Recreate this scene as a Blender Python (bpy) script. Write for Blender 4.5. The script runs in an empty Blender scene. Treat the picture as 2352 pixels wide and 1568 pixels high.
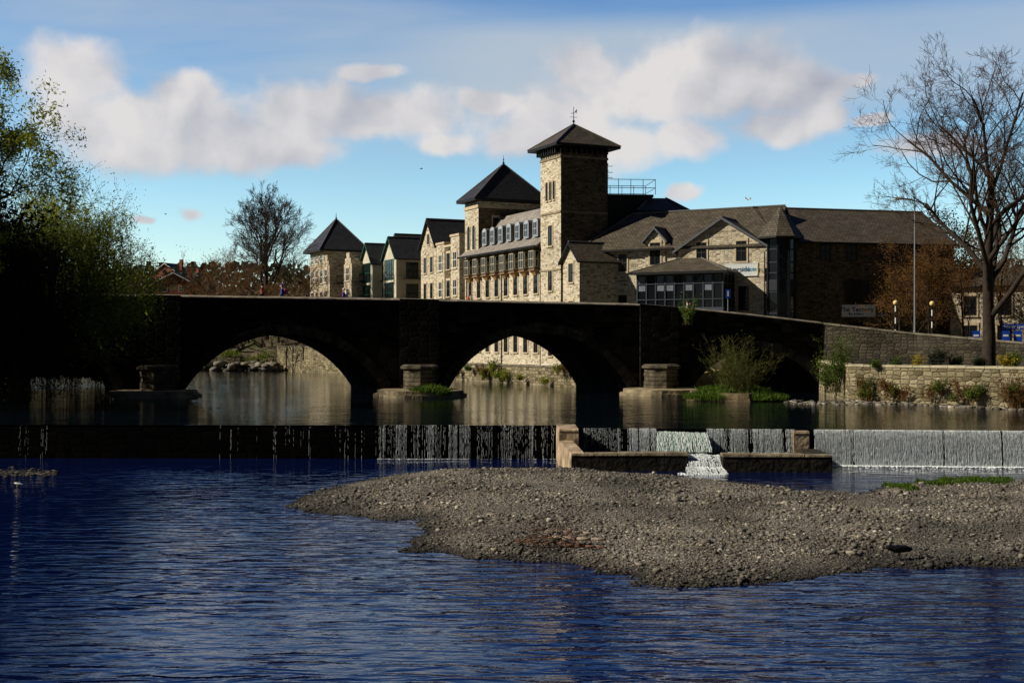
import bpy, math, random, numpy as np
from mathutils import Vector, Matrix, noise as mn
random.seed(7); np.random.seed(7)
SC=bpy.context.scene; COL=SC.collection
F=2839.; CZ=3.8
def kx(px): return (px-1176.)/F
def zz(py,Y): return CZ-(py-784.)/F*Y
def at(px,py,Y): return Vector((kx(px)*Y,Y,zz(py,Y)))
def onlow(px,py):
    Y=5.3*F/(py-784.); return Vector((kx(px)*Y,Y,-1.5))
# ---------------------------------------------------------------- materials
MATS={}
def nt(name):
    m=bpy.data.materials.new(name); m.use_nodes=True
    n=m.node_tree.nodes; l=m.node_tree.links
    return m,n,l,n['Principled BSDF']
def ramp(n,stops,interp='LINEAR'):
    r=n.new('ShaderNodeValToRGB'); cr=r.color_ramp; cr.interpolation=interp
    while len(cr.elements)<len(stops): cr.elements.new(.5)
    for e,(p,c) in zip(cr.elements,stops):
        e.position=p; e.color=(c[0],c[1],c[2],1) if not isinstance(c,(int,float)) else (c,c,c,1)
    return r
def simple(name,c,rough=.7,var=.25,scale=3.,bump=0.,metal=0.,spec=.3,coord='Object',bscale=None):
    if name in MATS: return MATS[name]
    m,n,l,b=nt(name)
    tc=n.new('ShaderNodeTexCoord'); no=n.new('ShaderNodeTexNoise'); no.inputs['Scale'].default_value=scale; no.inputs['Detail'].default_value=6
    l.new(tc.outputs[coord],no.inputs['Vector'])
    r=ramp(n,[(.3,[x*(1-var) for x in c]),(.7,[min(1,x*(1+var)) for x in c])]); l.new(no.outputs['Fac'],r.inputs['Fac'])
    l.new(r.outputs['Color'],b.inputs['Base Color']); b.inputs['Roughness'].default_value=rough; b.inputs['Metallic'].default_value=metal
    b.inputs['Specular IOR Level'].default_value=spec
    if bump:
        n2=n.new('ShaderNodeTexNoise'); n2.inputs['Scale'].default_value=bscale or scale*4; n2.inputs['Detail'].default_value=8; l.new(tc.outputs[coord],n2.inputs['Vector'])
        bu=n.new('ShaderNodeBump'); bu.inputs['Strength'].default_value=1; bu.inputs['Distance'].default_value=bump
        l.new(n2.outputs['Fac'],bu.inputs['Height']); l.new(bu.outputs['Normal'],b.inputs['Normal'])
    MATS[name]=m; return m
def rubble(name,cols,mortar,sx=3.0,sy=6.6,bump=.03,stain=.3,mw=.07,rnd=.6,spec=.1):
    m,n,l,b=nt(name)
    tc=n.new('ShaderNodeTexCoord'); mp=n.new('ShaderNodeMapping'); mp.inputs['Scale'].default_value=(sx,sy,1)
    wn=n.new('ShaderNodeTexNoise'); wn.inputs['Scale'].default_value=1.3; wn.inputs['Detail'].default_value=3
    l.new(tc.outputs['UV'],wn.inputs['Vector'])
    mx=n.new('ShaderNodeMix'); mx.data_type='VECTOR'; mx.inputs['Factor'].default_value=.06
    l.new(tc.outputs['UV'],mx.inputs['A']); l.new(wn.outputs['Color'],mx.inputs['B']); l.new(mx.outputs['Result'],mp.inputs['Vector'])
    v1=n.new('ShaderNodeTexVoronoi'); v1.voronoi_dimensions='2D'; v1.inputs['Scale'].default_value=1; v1.inputs['Randomness'].default_value=rnd
    l.new(mp.outputs['Vector'],v1.inputs['Vector'])
    v2=n.new('ShaderNodeTexVoronoi'); v2.voronoi_dimensions='2D'; v2.feature='DISTANCE_TO_EDGE'; v2.inputs['Scale'].default_value=1; v2.inputs['Randomness'].default_value=rnd
    l.new(mp.outputs['Vector'],v2.inputs['Vector'])
    sp=n.new('ShaderNodeSeparateColor'); l.new(v1.outputs['Color'],sp.inputs['Color'])
    k=len(cols); r=ramp(n,[(i/(k-1) if k>1 else 0,c) for i,c in enumerate(cols)]); l.new(sp.outputs['Red'],r.inputs['Fac'])
    big=n.new('ShaderNodeTexNoise'); big.inputs['Scale'].default_value=.25; big.inputs['Detail'].default_value=7; big.inputs['Roughness'].default_value=.65; l.new(tc.outputs['UV'],big.inputs['Vector'])
    rb=ramp(n,[(.3,1-stain),(.65,1.0)]); l.new(big.outputs['Fac'],rb.inputs['Fac'])
    mm=n.new('ShaderNodeMix'); mm.data_type='RGBA'; rm=ramp(n,[(0,1.),(mw,0.)]); l.new(v2.outputs['Distance'],rm.inputs['Fac'])
    l.new(rm.outputs['Color'],mm.inputs['Factor']); l.new(r.outputs['Color'],mm.inputs['A']); mm.inputs['B'].default_value=(*mortar,1)
    fn=n.new('ShaderNodeTexNoise'); fn.inputs['Scale'].default_value=9; fn.inputs['Detail'].default_value=5; l.new(tc.outputs['UV'],fn.inputs['Vector'])
    rf=ramp(n,[(.25,.7),(.75,1.2)]); l.new(fn.outputs['Fac'],rf.inputs['Fac'])
    q=n.new('ShaderNodeMix'); q.data_type='RGBA'; q.blend_type='MULTIPLY'; q.inputs['Factor'].default_value=1; l.new(mm.outputs['Result'],q.inputs['A']); l.new(rb.outputs['Color'],q.inputs['B'])
    q2=n.new('ShaderNodeMix'); q2.data_type='RGBA'; q2.blend_type='MULTIPLY'; q2.inputs['Factor'].default_value=1; l.new(q.outputs['Result'],q2.inputs['A']); l.new(rf.outputs['Color'],q2.inputs['B'])
    l.new(q2.outputs['Result'],b.inputs['Base Color']); b.inputs['Roughness'].default_value=.9; b.inputs['Specular IOR Level'].default_value=spec
    h=n.new('ShaderNodeMath'); h.operation='ADD'; rh=ramp(n,[(0,0.),(.18,1.)]); l.new(v2.outputs['Distance'],rh.inputs['Fac'])
    hm=n.new('ShaderNodeMath'); hm.operation='MULTIPLY_ADD'; l.new(sp.outputs['Green'],hm.inputs[0]); hm.inputs[1].default_value=.8; l.new(fn.outputs['Fac'],hm.inputs[2])
    l.new(rh.outputs['Color'],h.inputs[0]); l.new(hm.outputs[0],h.inputs[1])
    bu=n.new('ShaderNodeBump'); bu.inputs['Distance'].default_value=bump; l.new(h.outputs[0],bu.inputs['Height']); l.new(bu.outputs['Normal'],b.inputs['Normal'])
    return m
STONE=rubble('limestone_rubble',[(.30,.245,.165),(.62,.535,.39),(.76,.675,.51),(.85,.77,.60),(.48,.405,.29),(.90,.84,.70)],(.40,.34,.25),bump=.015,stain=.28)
STONE_D=rubble('shade_toned_rubble',[(.07,.055,.035),(.18,.14,.085),(.25,.20,.125),(.13,.105,.07),(.30,.24,.155)],(.08,.062,.04))  # dark copy of the limestone, shade of unlit faces put into its colour
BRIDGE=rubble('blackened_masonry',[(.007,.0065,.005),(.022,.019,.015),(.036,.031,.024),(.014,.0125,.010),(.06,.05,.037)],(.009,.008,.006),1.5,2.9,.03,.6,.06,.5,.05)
RAMPM=rubble('grey_masonry',[(.05,.043,.032),(.09,.08,.06),(.125,.108,.08),(.075,.066,.05)],(.035,.03,.023),2.2,4.4,.03,.5)
RIVW=rubble('river_wall_masonry',[(.14,.115,.065),(.32,.27,.165),(.41,.35,.22),(.23,.195,.12),(.50,.43,.29)],(.11,.09,.055),1.9,4.0,.05,.5)
def slate(name,c1,c2,mort,stain=.4):
    m,n,l,b=nt(name); tc=n.new('ShaderNodeTexCoord')
    br=n.new('ShaderNodeTexBrick'); br.inputs['Scale'].default_value=1; br.inputs['Brick Width'].default_value=.34; br.inputs['Row Height'].default_value=.24
    br.inputs['Mortar Size'].default_value=.018; br.inputs['Color1'].default_value=(*c1,1); br.inputs['Color2'].default_value=(*c2,1); br.inputs['Mortar'].default_value=(*mort,1); br.inputs['Bias'].default_value=-.2
    l.new(tc.outputs['UV'],br.inputs['Vector'])
    no=n.new('ShaderNodeTexNoise'); no.inputs['Scale'].default_value=.9; no.inputs['Detail'].default_value=8; no.inputs['Roughness'].default_value=.7; l.new(tc.outputs['UV'],no.inputs['Vector'])
    r=ramp(n,[(.3,1-stain),(.7,1.3)]); l.new(no.outputs['Fac'],r.inputs['Fac'])
    q=n.new('ShaderNodeMix'); q.data_type='RGBA'; q.blend_type='MULTIPLY'; q.inputs['Factor'].default_value=1; l.new(br.outputs['Color'],q.inputs['A']); l.new(r.outputs['Color'],q.inputs['B'])
    l.new(q.outputs['Result'],b.inputs['Base Color']); b.inputs['Roughness'].default_value=.6; b.inputs['Specular IOR Level'].default_value=.2
    bu=n.new('ShaderNodeBump'); bu.inputs['Distance'].default_value=.03; bu.invert=True; l.new(br.outputs['Fac'],bu.inputs['Height']); l.new(bu.outputs['Normal'],b.inputs['Normal'])
    return m
SLATE=slate('brown_slate',(.09,.075,.055),(.145,.12,.088),(.03,.027,.022))
SLATE_B=slate('blue_slate',(.036,.037,.043),(.062,.063,.07),(.014,.014,.017))
SLATE_P=slate('pale_slate',(.30,.27,.24),(.38,.35,.31),(.15,.13,.12))
CREAM=simple('cream_render',(.58,.54,.43),.8,.15,1.)
WHITE=simple('white_paint',(.8,.8,.78),.5,.05)
DORM=simple('dormer_paint',(.38,.43,.5),.5,.1)
BLACK=simple('black_paint',(.008,.008,.009),.5,.2)
FRAME=simple('dark_window_frame',(.03,.026,.022),.5,.2)
GREEN=simple('green_painted_timber',(.01,.10,.06),.5,.2)
GREYF=simple('slate_grey_frame',(.10,.13,.17),.5,.15)
SRF=simple('dark_sunroom_frame',(.035,.045,.06),.5,.15)
DRESS=simple('dressed_stone',(.56,.46,.32),.85,.2,2.,.01)
TIMBER=simple('oak_timber',(.34,.20,.09),.7,.3,4.)
BAYM=simple('bay_timber',(.10,.075,.05),.7,.3,4.)
STEEL=simple('galvanised_steel',(.26,.28,.30),.45,.1,2.,metal=.2)
BLUE=simple('blue_sign_paint',(.01,.06,.45),.4,.05)
SIGNW=simple('pale_sign_panel',(.66,.70,.72),.45,.04)
SIGNB=simple('white_sign_panel',(.92,.93,.94),.4,.02)
INK=simple('dark_blue_lettering',(.02,.04,.09),.5,.05)
BLUEL=simple('blue_lettering',(.10,.27,.42),.5,.05)
LEAD=simple('lead_flashing',(.13,.125,.12),.5,.15)
def glassm(name,c,rough=.08):
    m,n,l,b=nt(name); b.inputs['Base Color'].default_value=(*c,1); b.inputs['Roughness'].default_value=rough; b.inputs['Specular IOR Level'].default_value=.4
    tc=n.new('ShaderNodeTexCoord'); no=n.new('ShaderNodeTexNoise'); no.inputs['Scale'].default_value=1.5; l.new(tc.outputs['Object'],no.inputs['Vector'])
    bu=n.new('ShaderNodeBump'); bu.inputs['Distance'].default_value=.02; l.new(no.outputs['Fac'],bu.inputs['Height']); l.new(bu.outputs['Normal'],b.inputs['Normal']); return m
GLASS=glassm('window_glass',(.008,.010,.014))
# ---------------------------------------------------------------- objects
PMX={}
def thing(name,label,cat,loc=(0,0,0),rz=0.,group=None,kind=None):
    o=bpy.data.objects.new(name,None); o.empty_display_size=.3; COL.objects.link(o)
    o.location=loc; o.rotation_euler=(0,0,rz); o['label']=label; o['category']=cat
    if group:o['group']=group
    if kind:o['kind']=kind
    PMX[o.name]=Matrix.Translation(Vector(loc))@Matrix.Rotation(rz,4,'Z')
    return o
def pm(o): return PMX[o.name]
def tag(o,label,cat,group=None,kind=None):
    if label:o['label']=label
    if cat:o['category']=cat
    if group:o['group']=group
    if kind:o['kind']=kind
    return o
class MB:
    def __init__(s): s.v=[];s.f=[];s.m=[]
    def poly(s,pts,m=0):
        i=len(s.v); s.v+= [tuple(p) for p in pts]; s.f.append(tuple(range(i,i+len(pts)))); s.m.append(m)
    def box(s,lo,hi,m=0,M=None):
        x0,y0,z0=lo;x1,y1,z1=hi
        c=[(x0,y0,z0),(x1,y0,z0),(x1,y1,z0),(x0,y1,z0),(x0,y0,z1),(x1,y0,z1),(x1,y1,z1),(x0,y1,z1)]
        s.hexa(c,m,M)
    def hexa(s,c,m=0,M=None):
        if M is not None: c=[M@Vector(p) for p in c]
        i=len(s.v); s.v+=[tuple(p) for p in c]
        for q in [(0,3,2,1),(4,5,6,7),(0,1,5,4),(1,2,6,5),(2,3,7,6),(3,0,4,7)]: s.f.append(tuple(i+a for a in q)); s.m.append(m)
    def prism(s,pts,z0,z1,m=0,top=None):
        n=len(pts); t=top or pts; i=len(s.v)
        s.v+=[(p[0],p[1],z0) for p in pts]+[(p[0],p[1],z1) for p in t]
        s.f.append(tuple(i+a for a in range(n-1,-1,-1))); s.f.append(tuple(i+n+a for a in range(n))); s.m+=[m,m]
        for a in range(n): b=(a+1)%n; s.f.append((i+a,i+b,i+n+b,i+n+a)); s.m.append(m)
    def slab(s,pts,t=.18,m=0):
        n=len(pts); i=len(s.v); s.v+=[tuple(p) for p in pts]+[(p[0],p[1],p[2]-t) for p in pts]
        s.f.append(tuple(i+a for a in range(n))); s.f.append(tuple(i+n+a for a in range(n-1,-1,-1))); s.m+=[m,m]
        for a in range(n): b=(a+1)%n; s.f.append((i+b,i+a,i+n+a,i+n+b)); s.m.append(m)
    def tube(s,p0,p1,r0,r1=None,n=8,m=0):
        if r1 is None:r1=r0
        p0=Vector(p0);p1=Vector(p1);d=(p1-p0).normalized(); a=d.orthogonal().normalized(); b=d.cross(a); i=len(s.v)
        for p,r in((p0,r0),(p1,r1)):
            for k in range(n):
                t=2*math.pi*k/n; s.v.append(tuple(p+a*r*math.cos(t)+b*r*math.sin(t)))
        for k in range(n): q=(k+1)%n; s.f.append((i+k,i+q,i+n+q,i+n+k)); s.m.append(m)
        s.f.append(tuple(i+a for a in range(n-1,-1,-1))); s.f.append(tuple(i+n+a for a in range(n))); s.m+=[m,m]
    def ball(s,c,r,m=0,n=10,k=6,sq=(1,1,1)):
        i=len(s.v); c=Vector(c)
        for a in range(k+1):
            t=math.pi*a/k
            for b in range(n):
                u=2*math.pi*b/n; s.v.append((c.x+r*sq[0]*math.sin(t)*math.cos(u),c.y+r*sq[1]*math.sin(t)*math.sin(u),c.z+r*sq[2]*math.cos(t)))
        for a in range(k):
            for b in range(n): q=(b+1)%n; s.f.append((i+a*n+b,i+(a+1)*n+b,i+(a+1)*n+q,i+a*n+q)); s.m.append(m)
    def mesh(s,name,mats,M=None):
        me=bpy.data.meshes.new(name); v=s.v
        if M is not None: v=[tuple(M@Vector(p)) for p in v]
        me.from_pydata(v,[],s.f); me.update()
        for a in mats: me.materials.append(a)
        me.polygons.foreach_set('material_index',s.m)
        uv=me.uv_layers.new(name='UVMap'); U=uv.data
        for p in me.polygons:
            nn=p.normal
            if abs(nn.z)>.97: t=Vector((1,0,0)); b=Vector((0,1,0))
            else: t=Vector((0,0,1)).cross(nn).normalized(); b=nn.cross(t)
            for li in p.loop_indices:
                q=me.vertices[me.loops[li].vertex_index].co; U[li].uv=(q.dot(t)+7.3,q.dot(b)+3.1)
        return me
    def obj(s,name,mats,parent=None,world=False,smooth=False):
        M=None
        if world and parent is not None: M=pm(parent).inverted()
        me=s.mesh(name,mats,M); o=bpy.data.objects.new(name,me); COL.objects.link(o)
        if parent is not None:o.parent=parent
        if smooth: me.polygons.foreach_set('use_smooth',[True]*len(me.polygons))
        return o
def npobj(name,V,Fc,mat,parent=None,off=None,smooth=False):
    V=np.asarray(V,dtype=np.float64)
    if off is not None: V=V-np.array(off)
    k=Fc.shape[1]; me=bpy.data.meshes.new(name)
    me.vertices.add(len(V)); me.vertices.foreach_set('co',V.astype(np.float32).ravel())
    me.loops.add(Fc.size); me.loops.foreach_set('vertex_index',Fc.astype(np.int32).ravel())
    me.polygons.add(len(Fc)); me.polygons.foreach_set('loop_start',np.arange(0,Fc.size,k,dtype=np.int32))
    me.update(calc_edges=True)
    if smooth: me.polygons.foreach_set('use_smooth',[True]*len(Fc))
    for m in (mat if isinstance(mat,list) else [mat]): me.materials.append(m)
    o=bpy.data.objects.new(name,me); COL.objects.link(o)
    if parent is not None:o.parent=parent
    return o
# ---------------------------------------------------------------- world
SUN_EL=math.radians(34); SH=Vector((-.99,-.12)).normalized()
w=bpy.data.worlds.new('World'); SC.world=w; w.use_nodes=True
n=w.node_tree.nodes; l=w.node_tree.links; n.clear()
def MA(op,a=None,b=None,c=None,clamp=False):
    x=n.new('ShaderNodeMath'); x.operation=op; x.use_clamp=clamp
    for i,q in enumerate((a,b,c)):
        if q is None: continue
        if isinstance(q,(int,float)): x.inputs[i].default_value=q
        else: l.new(q,x.inputs[i])
    return x.outputs[0]
sky=n.new('ShaderNodeTexSky'); sky.sky_type='NISHITA'; sky.sun_disc=False; sky.sun_elevation=SUN_EL; sky.sun_rotation=math.atan2(SH.x,SH.y); sky.ozone_density=2.0; sky.dust_density=.4
tc=n.new('ShaderNodeTexCoord'); sx=n.new('ShaderNodeSeparateXYZ'); l.new(tc.outputs['Generated'],sx.inputs[0])
az=MA('ARCTAN2',sx.outputs['X'],sx.outputs['Y']); el=MA('ARCSINE',sx.outputs['Z'])
cb=n.new('ShaderNodeCombineXYZ'); l.new(az,cb.inputs[0]); l.new(el,cb.inputs[1])
def NO(vec,scale,detail=8,rough=.55,dist=0.):
    t=n.new('ShaderNodeTexNoise'); t.noise_dimensions='2D'; t.inputs['Scale'].default_value=scale; t.inputs['Detail'].default_value=detail; t.inputs['Roughness'].default_value=rough; t.inputs['Distortion'].default_value=dist; l.new(vec,t.inputs['Vector']); return t
def VM(op,a,b=None,c=None):
    x=n.new('ShaderNodeVectorMath'); x.operation=op
    for i,q in enumerate((a,b,c)):
        if q is None: continue
        if isinstance(q,tuple): x.inputs[i].default_value=q
        else: l.new(q,x.inputs[i])
    return x
def SM(v,a,b):
    mr=n.new('ShaderNodeMapRange'); mr.interpolation_type='SMOOTHSTEP'; mr.inputs['From Min'].default_value=a; mr.inputs['From Max'].default_value=b; l.new(v,mr.inputs['Value']); return mr.outputs[0]
wn=NO(cb.outputs[0],9,4); wc=VM('SUBTRACT',wn.outputs['Color'],(.5,.5,.5)); P=VM('MULTIPLY_ADD',wc.outputs[0],(.04,.028,0),cb.outputs[0]).outputs[0]
blobs=[(190,185,95,80),(165,255,60,60),(290,290,170,95),(480,310,220,78),(620,350,170,42),(700,255,170,75),(900,275,160,60),(420,215,110,55),(1000,330,85,28),(860,160,60,18),
(1330,165,90,62),(1480,190,170,85),(1680,175,160,88),(1850,205,120,60),(1960,185,55,22),(1280,270,130,85),(1400,335,170,52),(1560,335,120,48),(1800,300,110,42),(1900,265,60,36),(1200,320,60,38),(1130,235,60,26),
(415,495,32,17),(315,497,20,12),(1560,452,40,18),(2180,335,100,30),(2020,275,45,12)]
def dens(P):
    cur=None
    for (bx,by,rx,ry) in blobs:
        a0=math.atan(kx(bx)); e0=math.atan((784-by)/F*math.cos(a0)); ru=rx*1.2/F; rv=ry*1.2/F
        v=VM('MULTIPLY_ADD',P,(1/ru,1/rv,0),(-a0/ru,-e0/rv,0)); ln=VM('LENGTH',v.outputs[0]).outputs['Value']
        cur=ln if cur is None else MA('SMOOTH_MIN',cur,ln,.3)
    return MA('SUBTRACT',1.0,cur)
D=dens(P)
n1=NO(P,17,8,.5); P2=VM('ADD',P,(-.012,.016,0)).outputs[0]; n2=NO(P2,17,5,.45)
n3=NO(P,7,2,.4); P3=VM('ADD',P,(-.02,.04,0)).outputs[0]; n4=NO(P3,7,2,.4)
dn=MA('MULTIPLY_ADD',MA('SUBTRACT',n1.outputs['Fac'],.5),1.35,D)
alpha=SM(dn,-.14,.46)
lit=MA('MULTIPLY_ADD',MA('SUBTRACT',n1.outputs['Fac'],n2.outputs['Fac']),.75,.76)
lit=MA('MULTIPLY_ADD',MA('SUBTRACT',n3.outputs['Fac'],n4.outputs['Fac']),1.1,lit)
lit=MA('MULTIPLY_ADD',SM(n3.outputs['Fac'],.48,.68),-.22,lit)
cr=ramp(n,[(.25,(.36,.39,.47)),(.55,(.56,.56,.60)),(.85,(.76,.73,.72))]); l.new(lit,cr.inputs['Fac'])
mpc=n.new('ShaderNodeMapping'); mpc.inputs['Scale'].default_value=(1.6,9,1); mpc.inputs['Rotation'].default_value=(0,0,.10); l.new(cb.outputs[0],mpc.inputs['Vector'])
nc=NO(mpc.outputs[0],1.5,7,.55,.3); rc=ramp(n,[(.28,0.),(.70,1.)]); l.new(nc.outputs['Fac'],rc.inputs['Fac'])
front=SM(MA('ABSOLUTE',az),1.5,.8)
ci=MA('MULTIPLY',MA('MULTIPLY',rc.outputs['Color'],MA('MULTIPLY_ADD',SM(el,.12,.19),.62,.14)),MA('MULTIPLY',MA('MULTIPLY_ADD',SM(el,.30,.235),.92,.08),front))
hz=MA('MULTIPLY',MA('MULTIPLY',SM(el,.15,.20),SM(el,.270,.240)),SM(az,-.30,.02)); hz=MA('MULTIPLY',hz,MA('MULTIPLY_ADD',nc.outputs['Fac'],.9,.32)); ci=MA('MAXIMUM',ci,MA('MULTIPLY',hz,front))
ST=.075
g=ramp(n,[(0,(1.0,.98,.90)),(.05,(.80,.92,.90)),(.12,(.57,.76,.80)),(.20,(.37,.57,.72)),(.34,(.14,.27,.52)),(.6,(.07,.13,.28)),(1,(.07,.12,.24))]); l.new(MA('DIVIDE',el,1.2),g.inputs['Fac'])
ts=n.new('ShaderNodeMix'); ts.data_type='RGBA'; ts.blend_type='MULTIPLY'; ts.inputs['Factor'].default_value=1; l.new(sky.outputs[0],ts.inputs['A']); l.new(g.outputs['Color'],ts.inputs['B'])
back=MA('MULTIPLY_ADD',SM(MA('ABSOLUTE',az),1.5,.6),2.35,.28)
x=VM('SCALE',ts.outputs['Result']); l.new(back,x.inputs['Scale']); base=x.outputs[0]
def scaled(col,k):
    x=VM('SCALE',col); x.inputs['Scale'].default_value=k; return x.outputs[0]
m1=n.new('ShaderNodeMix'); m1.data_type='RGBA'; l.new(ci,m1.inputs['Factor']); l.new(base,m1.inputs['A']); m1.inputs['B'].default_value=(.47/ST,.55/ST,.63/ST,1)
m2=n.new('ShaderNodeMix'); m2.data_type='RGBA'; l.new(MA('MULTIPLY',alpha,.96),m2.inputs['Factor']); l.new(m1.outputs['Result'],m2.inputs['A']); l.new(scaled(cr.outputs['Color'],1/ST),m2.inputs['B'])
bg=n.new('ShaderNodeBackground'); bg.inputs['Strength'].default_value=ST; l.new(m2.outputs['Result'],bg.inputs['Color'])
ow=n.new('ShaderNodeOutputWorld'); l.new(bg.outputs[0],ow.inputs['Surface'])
sl=bpy.data.lights.new('sun','SUN'); sl.energy=5; sl.angle=math.radians(.5); sl.color=(1,.91,.74)
so=bpy.data.objects.new('sun',sl); COL.objects.link(so); so.location=(-50,0,60)
sd=Vector((SH.x*math.cos(SUN_EL),SH.y*math.cos(SUN_EL),math.sin(SUN_EL))); so.rotation_euler=sd.to_track_quat('Z','Y').to_euler()
cam=bpy.data.cameras.new('camera'); cam.sensor_width=36; cam.lens=36*F/2352; cam.clip_end=6000; cam.clip_start=.5
co=bpy.data.objects.new('camera',cam); COL.objects.link(co); co.location=(0,0,CZ); co.rotation_euler=(math.pi/2,0,0); SC.camera=co
SC.view_settings.view_transform='Standard'; SC.view_settings.look='None'; SC.view_settings.exposure=0
# ---------------------------------------------------------------- terrain
RIV=np.array([(-32,-40),(-32,84),(-41,88),(-45,100),(-60,135),(-120,150),(-120,176),(-46,166),(-30,162),(-20.6,148),(-5,122),(5.4,102),(19,100),(22.8,93.2),(21.5,79),(28.6,69),(33,60),(38,40),(40,-40)],float)
def sdist(X,Y,poly):
    d=np.full(X.shape,1e9); ins=np.zeros(X.shape,bool); m=len(poly)
    for i in range(m):
        ax,ay=poly[i];bx,by=poly[(i+1)%m]; ex,ey=bx-ax,by-ay; t=np.clip(((X-ax)*ex+(Y-ay)*ey)/(ex*ex+ey*ey),0,1)
        d=np.minimum(d,np.hypot(X-ax-t*ex,Y-ay-t*ey))
        c=((ay>Y)!=(by>Y))&(X<(bx-ax)*(Y-ay)/(by-ay+1e-12)+ax); ins^=c
    return np.where(ins,d,-d)
def sst(a,b,x): t=np.clip((x-a)/(b-a),0,1); return t*t*(3-2*t)
def street_z(x): return 5.0-2.2*sst(14,36,x)
def ground_h(X,Y):
    s=sdist(X,Y,RIV); out=-s
    land=np.where(X<-25+0*X,3.2+0*X,street_z(X))
    land=np.where((X<0)&(Y>95),4.4,land)
    rampY=np.interp(X,[15,23.2,29.1,35.0,41.9,60],[96,93.4,89.5,84.5,78,60])+1.3
    land=np.where((X>15)&(Y<rampY)&(Y>50),2.15,land)
    land=np.where((Y>99)&(Y<138)&(X>-22)&(X<7)&(out<10),1.45,land)
    land=np.where((Y>=138)&(Y<166)&(X>-34)&(out<6)&(X<0),2.9,land)
    land=land+16*sst(230,360,Y)+10*sst(360,900,Y)+2*sst(60,200,np.abs(X))
    h=np.where(out>0,-2.6+(land+2.6)*sst(.3,.75,out),-2.6)
    soft=((X<-34)&(Y>100))|((X<-25)&(Y<100))
    h=np.where(soft&(out>-2),-2.6+(land+2.6)*sst(-2,3.5,out),h)
    return h
def lines(a,b,st,far): 
    c=list(np.arange(a,b+.01,st)); e=[];x=b;d=st
    while x<far: d*=1.35; x+=d; e.append(x)
    f=[];x=a;d=st
    while x>-far: d*=1.35; x-=d; f.append(x)
    return np.array(f[::-1]+c+e)
xs=lines(-75,60,.7,3000); ys=lines(-30,200,.7,3000)
X,Y=np.meshgrid(xs,ys); Hh=ground_h(X,Y)
Hh+= .18*np.sin(X*.9+Y*.3)*np.sin(Y*.7)*(Hh>-2.5)*((X<-25)|(Y>150))
nx,ny=len(xs),len(ys); V=np.stack([X.ravel(),Y.ravel(),Hh.ravel()],1)
I=np.arange(nx*ny).reshape(ny,nx); Fq=np.stack([I[:-1,:-1],I[:-1,1:],I[1:,1:],I[1:,:-1]],-1).reshape(-1,4)
def groundm():
    m,n,l,b=nt('grassy_ground'); tc=n.new('ShaderNodeTexCoord'); a=n.new('ShaderNodeTexNoise'); a.inputs['Scale'].default_value=.5; a.inputs['Detail'].default_value=9; a.inputs['Roughness'].default_value=.7; l.new(tc.outputs['Object'],a.inputs['Vector'])
    r=ramp(n,[(.3,(.035,.028,.016)),(.48,(.11,.085,.05)),(.56,(.07,.075,.025)),(.75,(.05,.065,.015))]); l.new(a.outputs['Fac'],r.inputs['Fac']); l.new(r.outputs['Color'],b.inputs['Base Color']); b.inputs['Roughness'].default_value=.95
    bu=n.new('ShaderNodeBump'); bu.inputs['Distance'].default_value=.25; l.new(a.outputs['Fac'],bu.inputs['Height']); l.new(bu.outputs['Normal'],b.inputs['Normal']); return m
tag(npobj('ground',V,Fq,groundm(),smooth=True),'grassy and earthy riverside ground with riverbed','ground',kind='structure')
# ---------------------------------------------------------------- water
def waterm(name,base,amp,sx_,sy_,rough,amp2=0.,s2=6.,rot=0.,lo=.35,det=2.5):
    m,n,l,b=nt(name); tc=n.new('ShaderNodeTexCoord'); mp=n.new('ShaderNodeMapping'); mp.inputs['Scale'].default_value=(sx_,sy_,1); mp.inputs['Rotation'].default_value=(0,0,rot)
    l.new(tc.outputs['Object'],mp.inputs['Vector']); no=n.new('ShaderNodeTexNoise'); no.inputs['Scale'].default_value=1; no.inputs['Detail'].default_value=det; no.inputs['Roughness'].default_value=.4; no.inputs['Distortion'].default_value=.6
    l.new(mp.outputs[0],no.inputs['Vector']); b.inputs['Base Color'].default_value=(*base,1); b.inputs['Roughness'].default_value=rough; b.inputs['IOR'].default_value=1.33; b.inputs['Specular IOR Level'].default_value=.5
    big=n.new('ShaderNodeTexNoise'); big.inputs['Scale'].default_value=.14; big.inputs['Detail'].default_value=3; l.new(tc.outputs['Object'],big.inputs['Vector'])
    rb=ramp(n,[(.38,lo),(.62,1.)]); l.new(big.outputs['Fac'],rb.inputs['Fac'])
    mu=n.new('ShaderNodeMath'); mu.operation='MULTIPLY'; l.new(no.outputs['Fac'],mu.inputs[0]); l.new(rb.outputs['Color'],mu.inputs[1])
    h=mu.outputs[0]
    if amp2:
        m2=n.new('ShaderNodeMapping'); m2.inputs['Scale'].default_value=(s2,s2*2.2,1); m2.inputs['Rotation'].default_value=(0,0,rot-.25); l.new(tc.outputs['Object'],m2.inputs['Vector'])
        n2=n.new('ShaderNodeTexNoise'); n2.inputs['Detail'].default_value=2; n2.inputs['Scale'].default_value=1; l.new(m2.outputs[0],n2.inputs['Vector'])
        ad=n.new('ShaderNodeMath'); ad.operation='MULTIPLY_ADD'; l.new(n2.outputs['Fac'],ad.inputs[0]); ad.inputs[1].default_value=amp2/amp; l.new(h,ad.inputs[2]); h=ad.outputs[0]
    bu=n.new('ShaderNodeBump'); bu.inputs['Distance'].default_value=amp; bu.inputs['Strength'].default_value=1; l.new(h,bu.inputs['Height']); l.new(bu.outputs['Normal'],b.inputs['Normal']); return m
WLOW=waterm('rippled_river_water',(.001,.006,.045),.085,.9,2.9,.03,.006,4.,.10,.35,1.5)
WUP=waterm('calm_river_water',(.002,.006,.010),.034,.8,2.0,.03,.006,4.)
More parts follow.
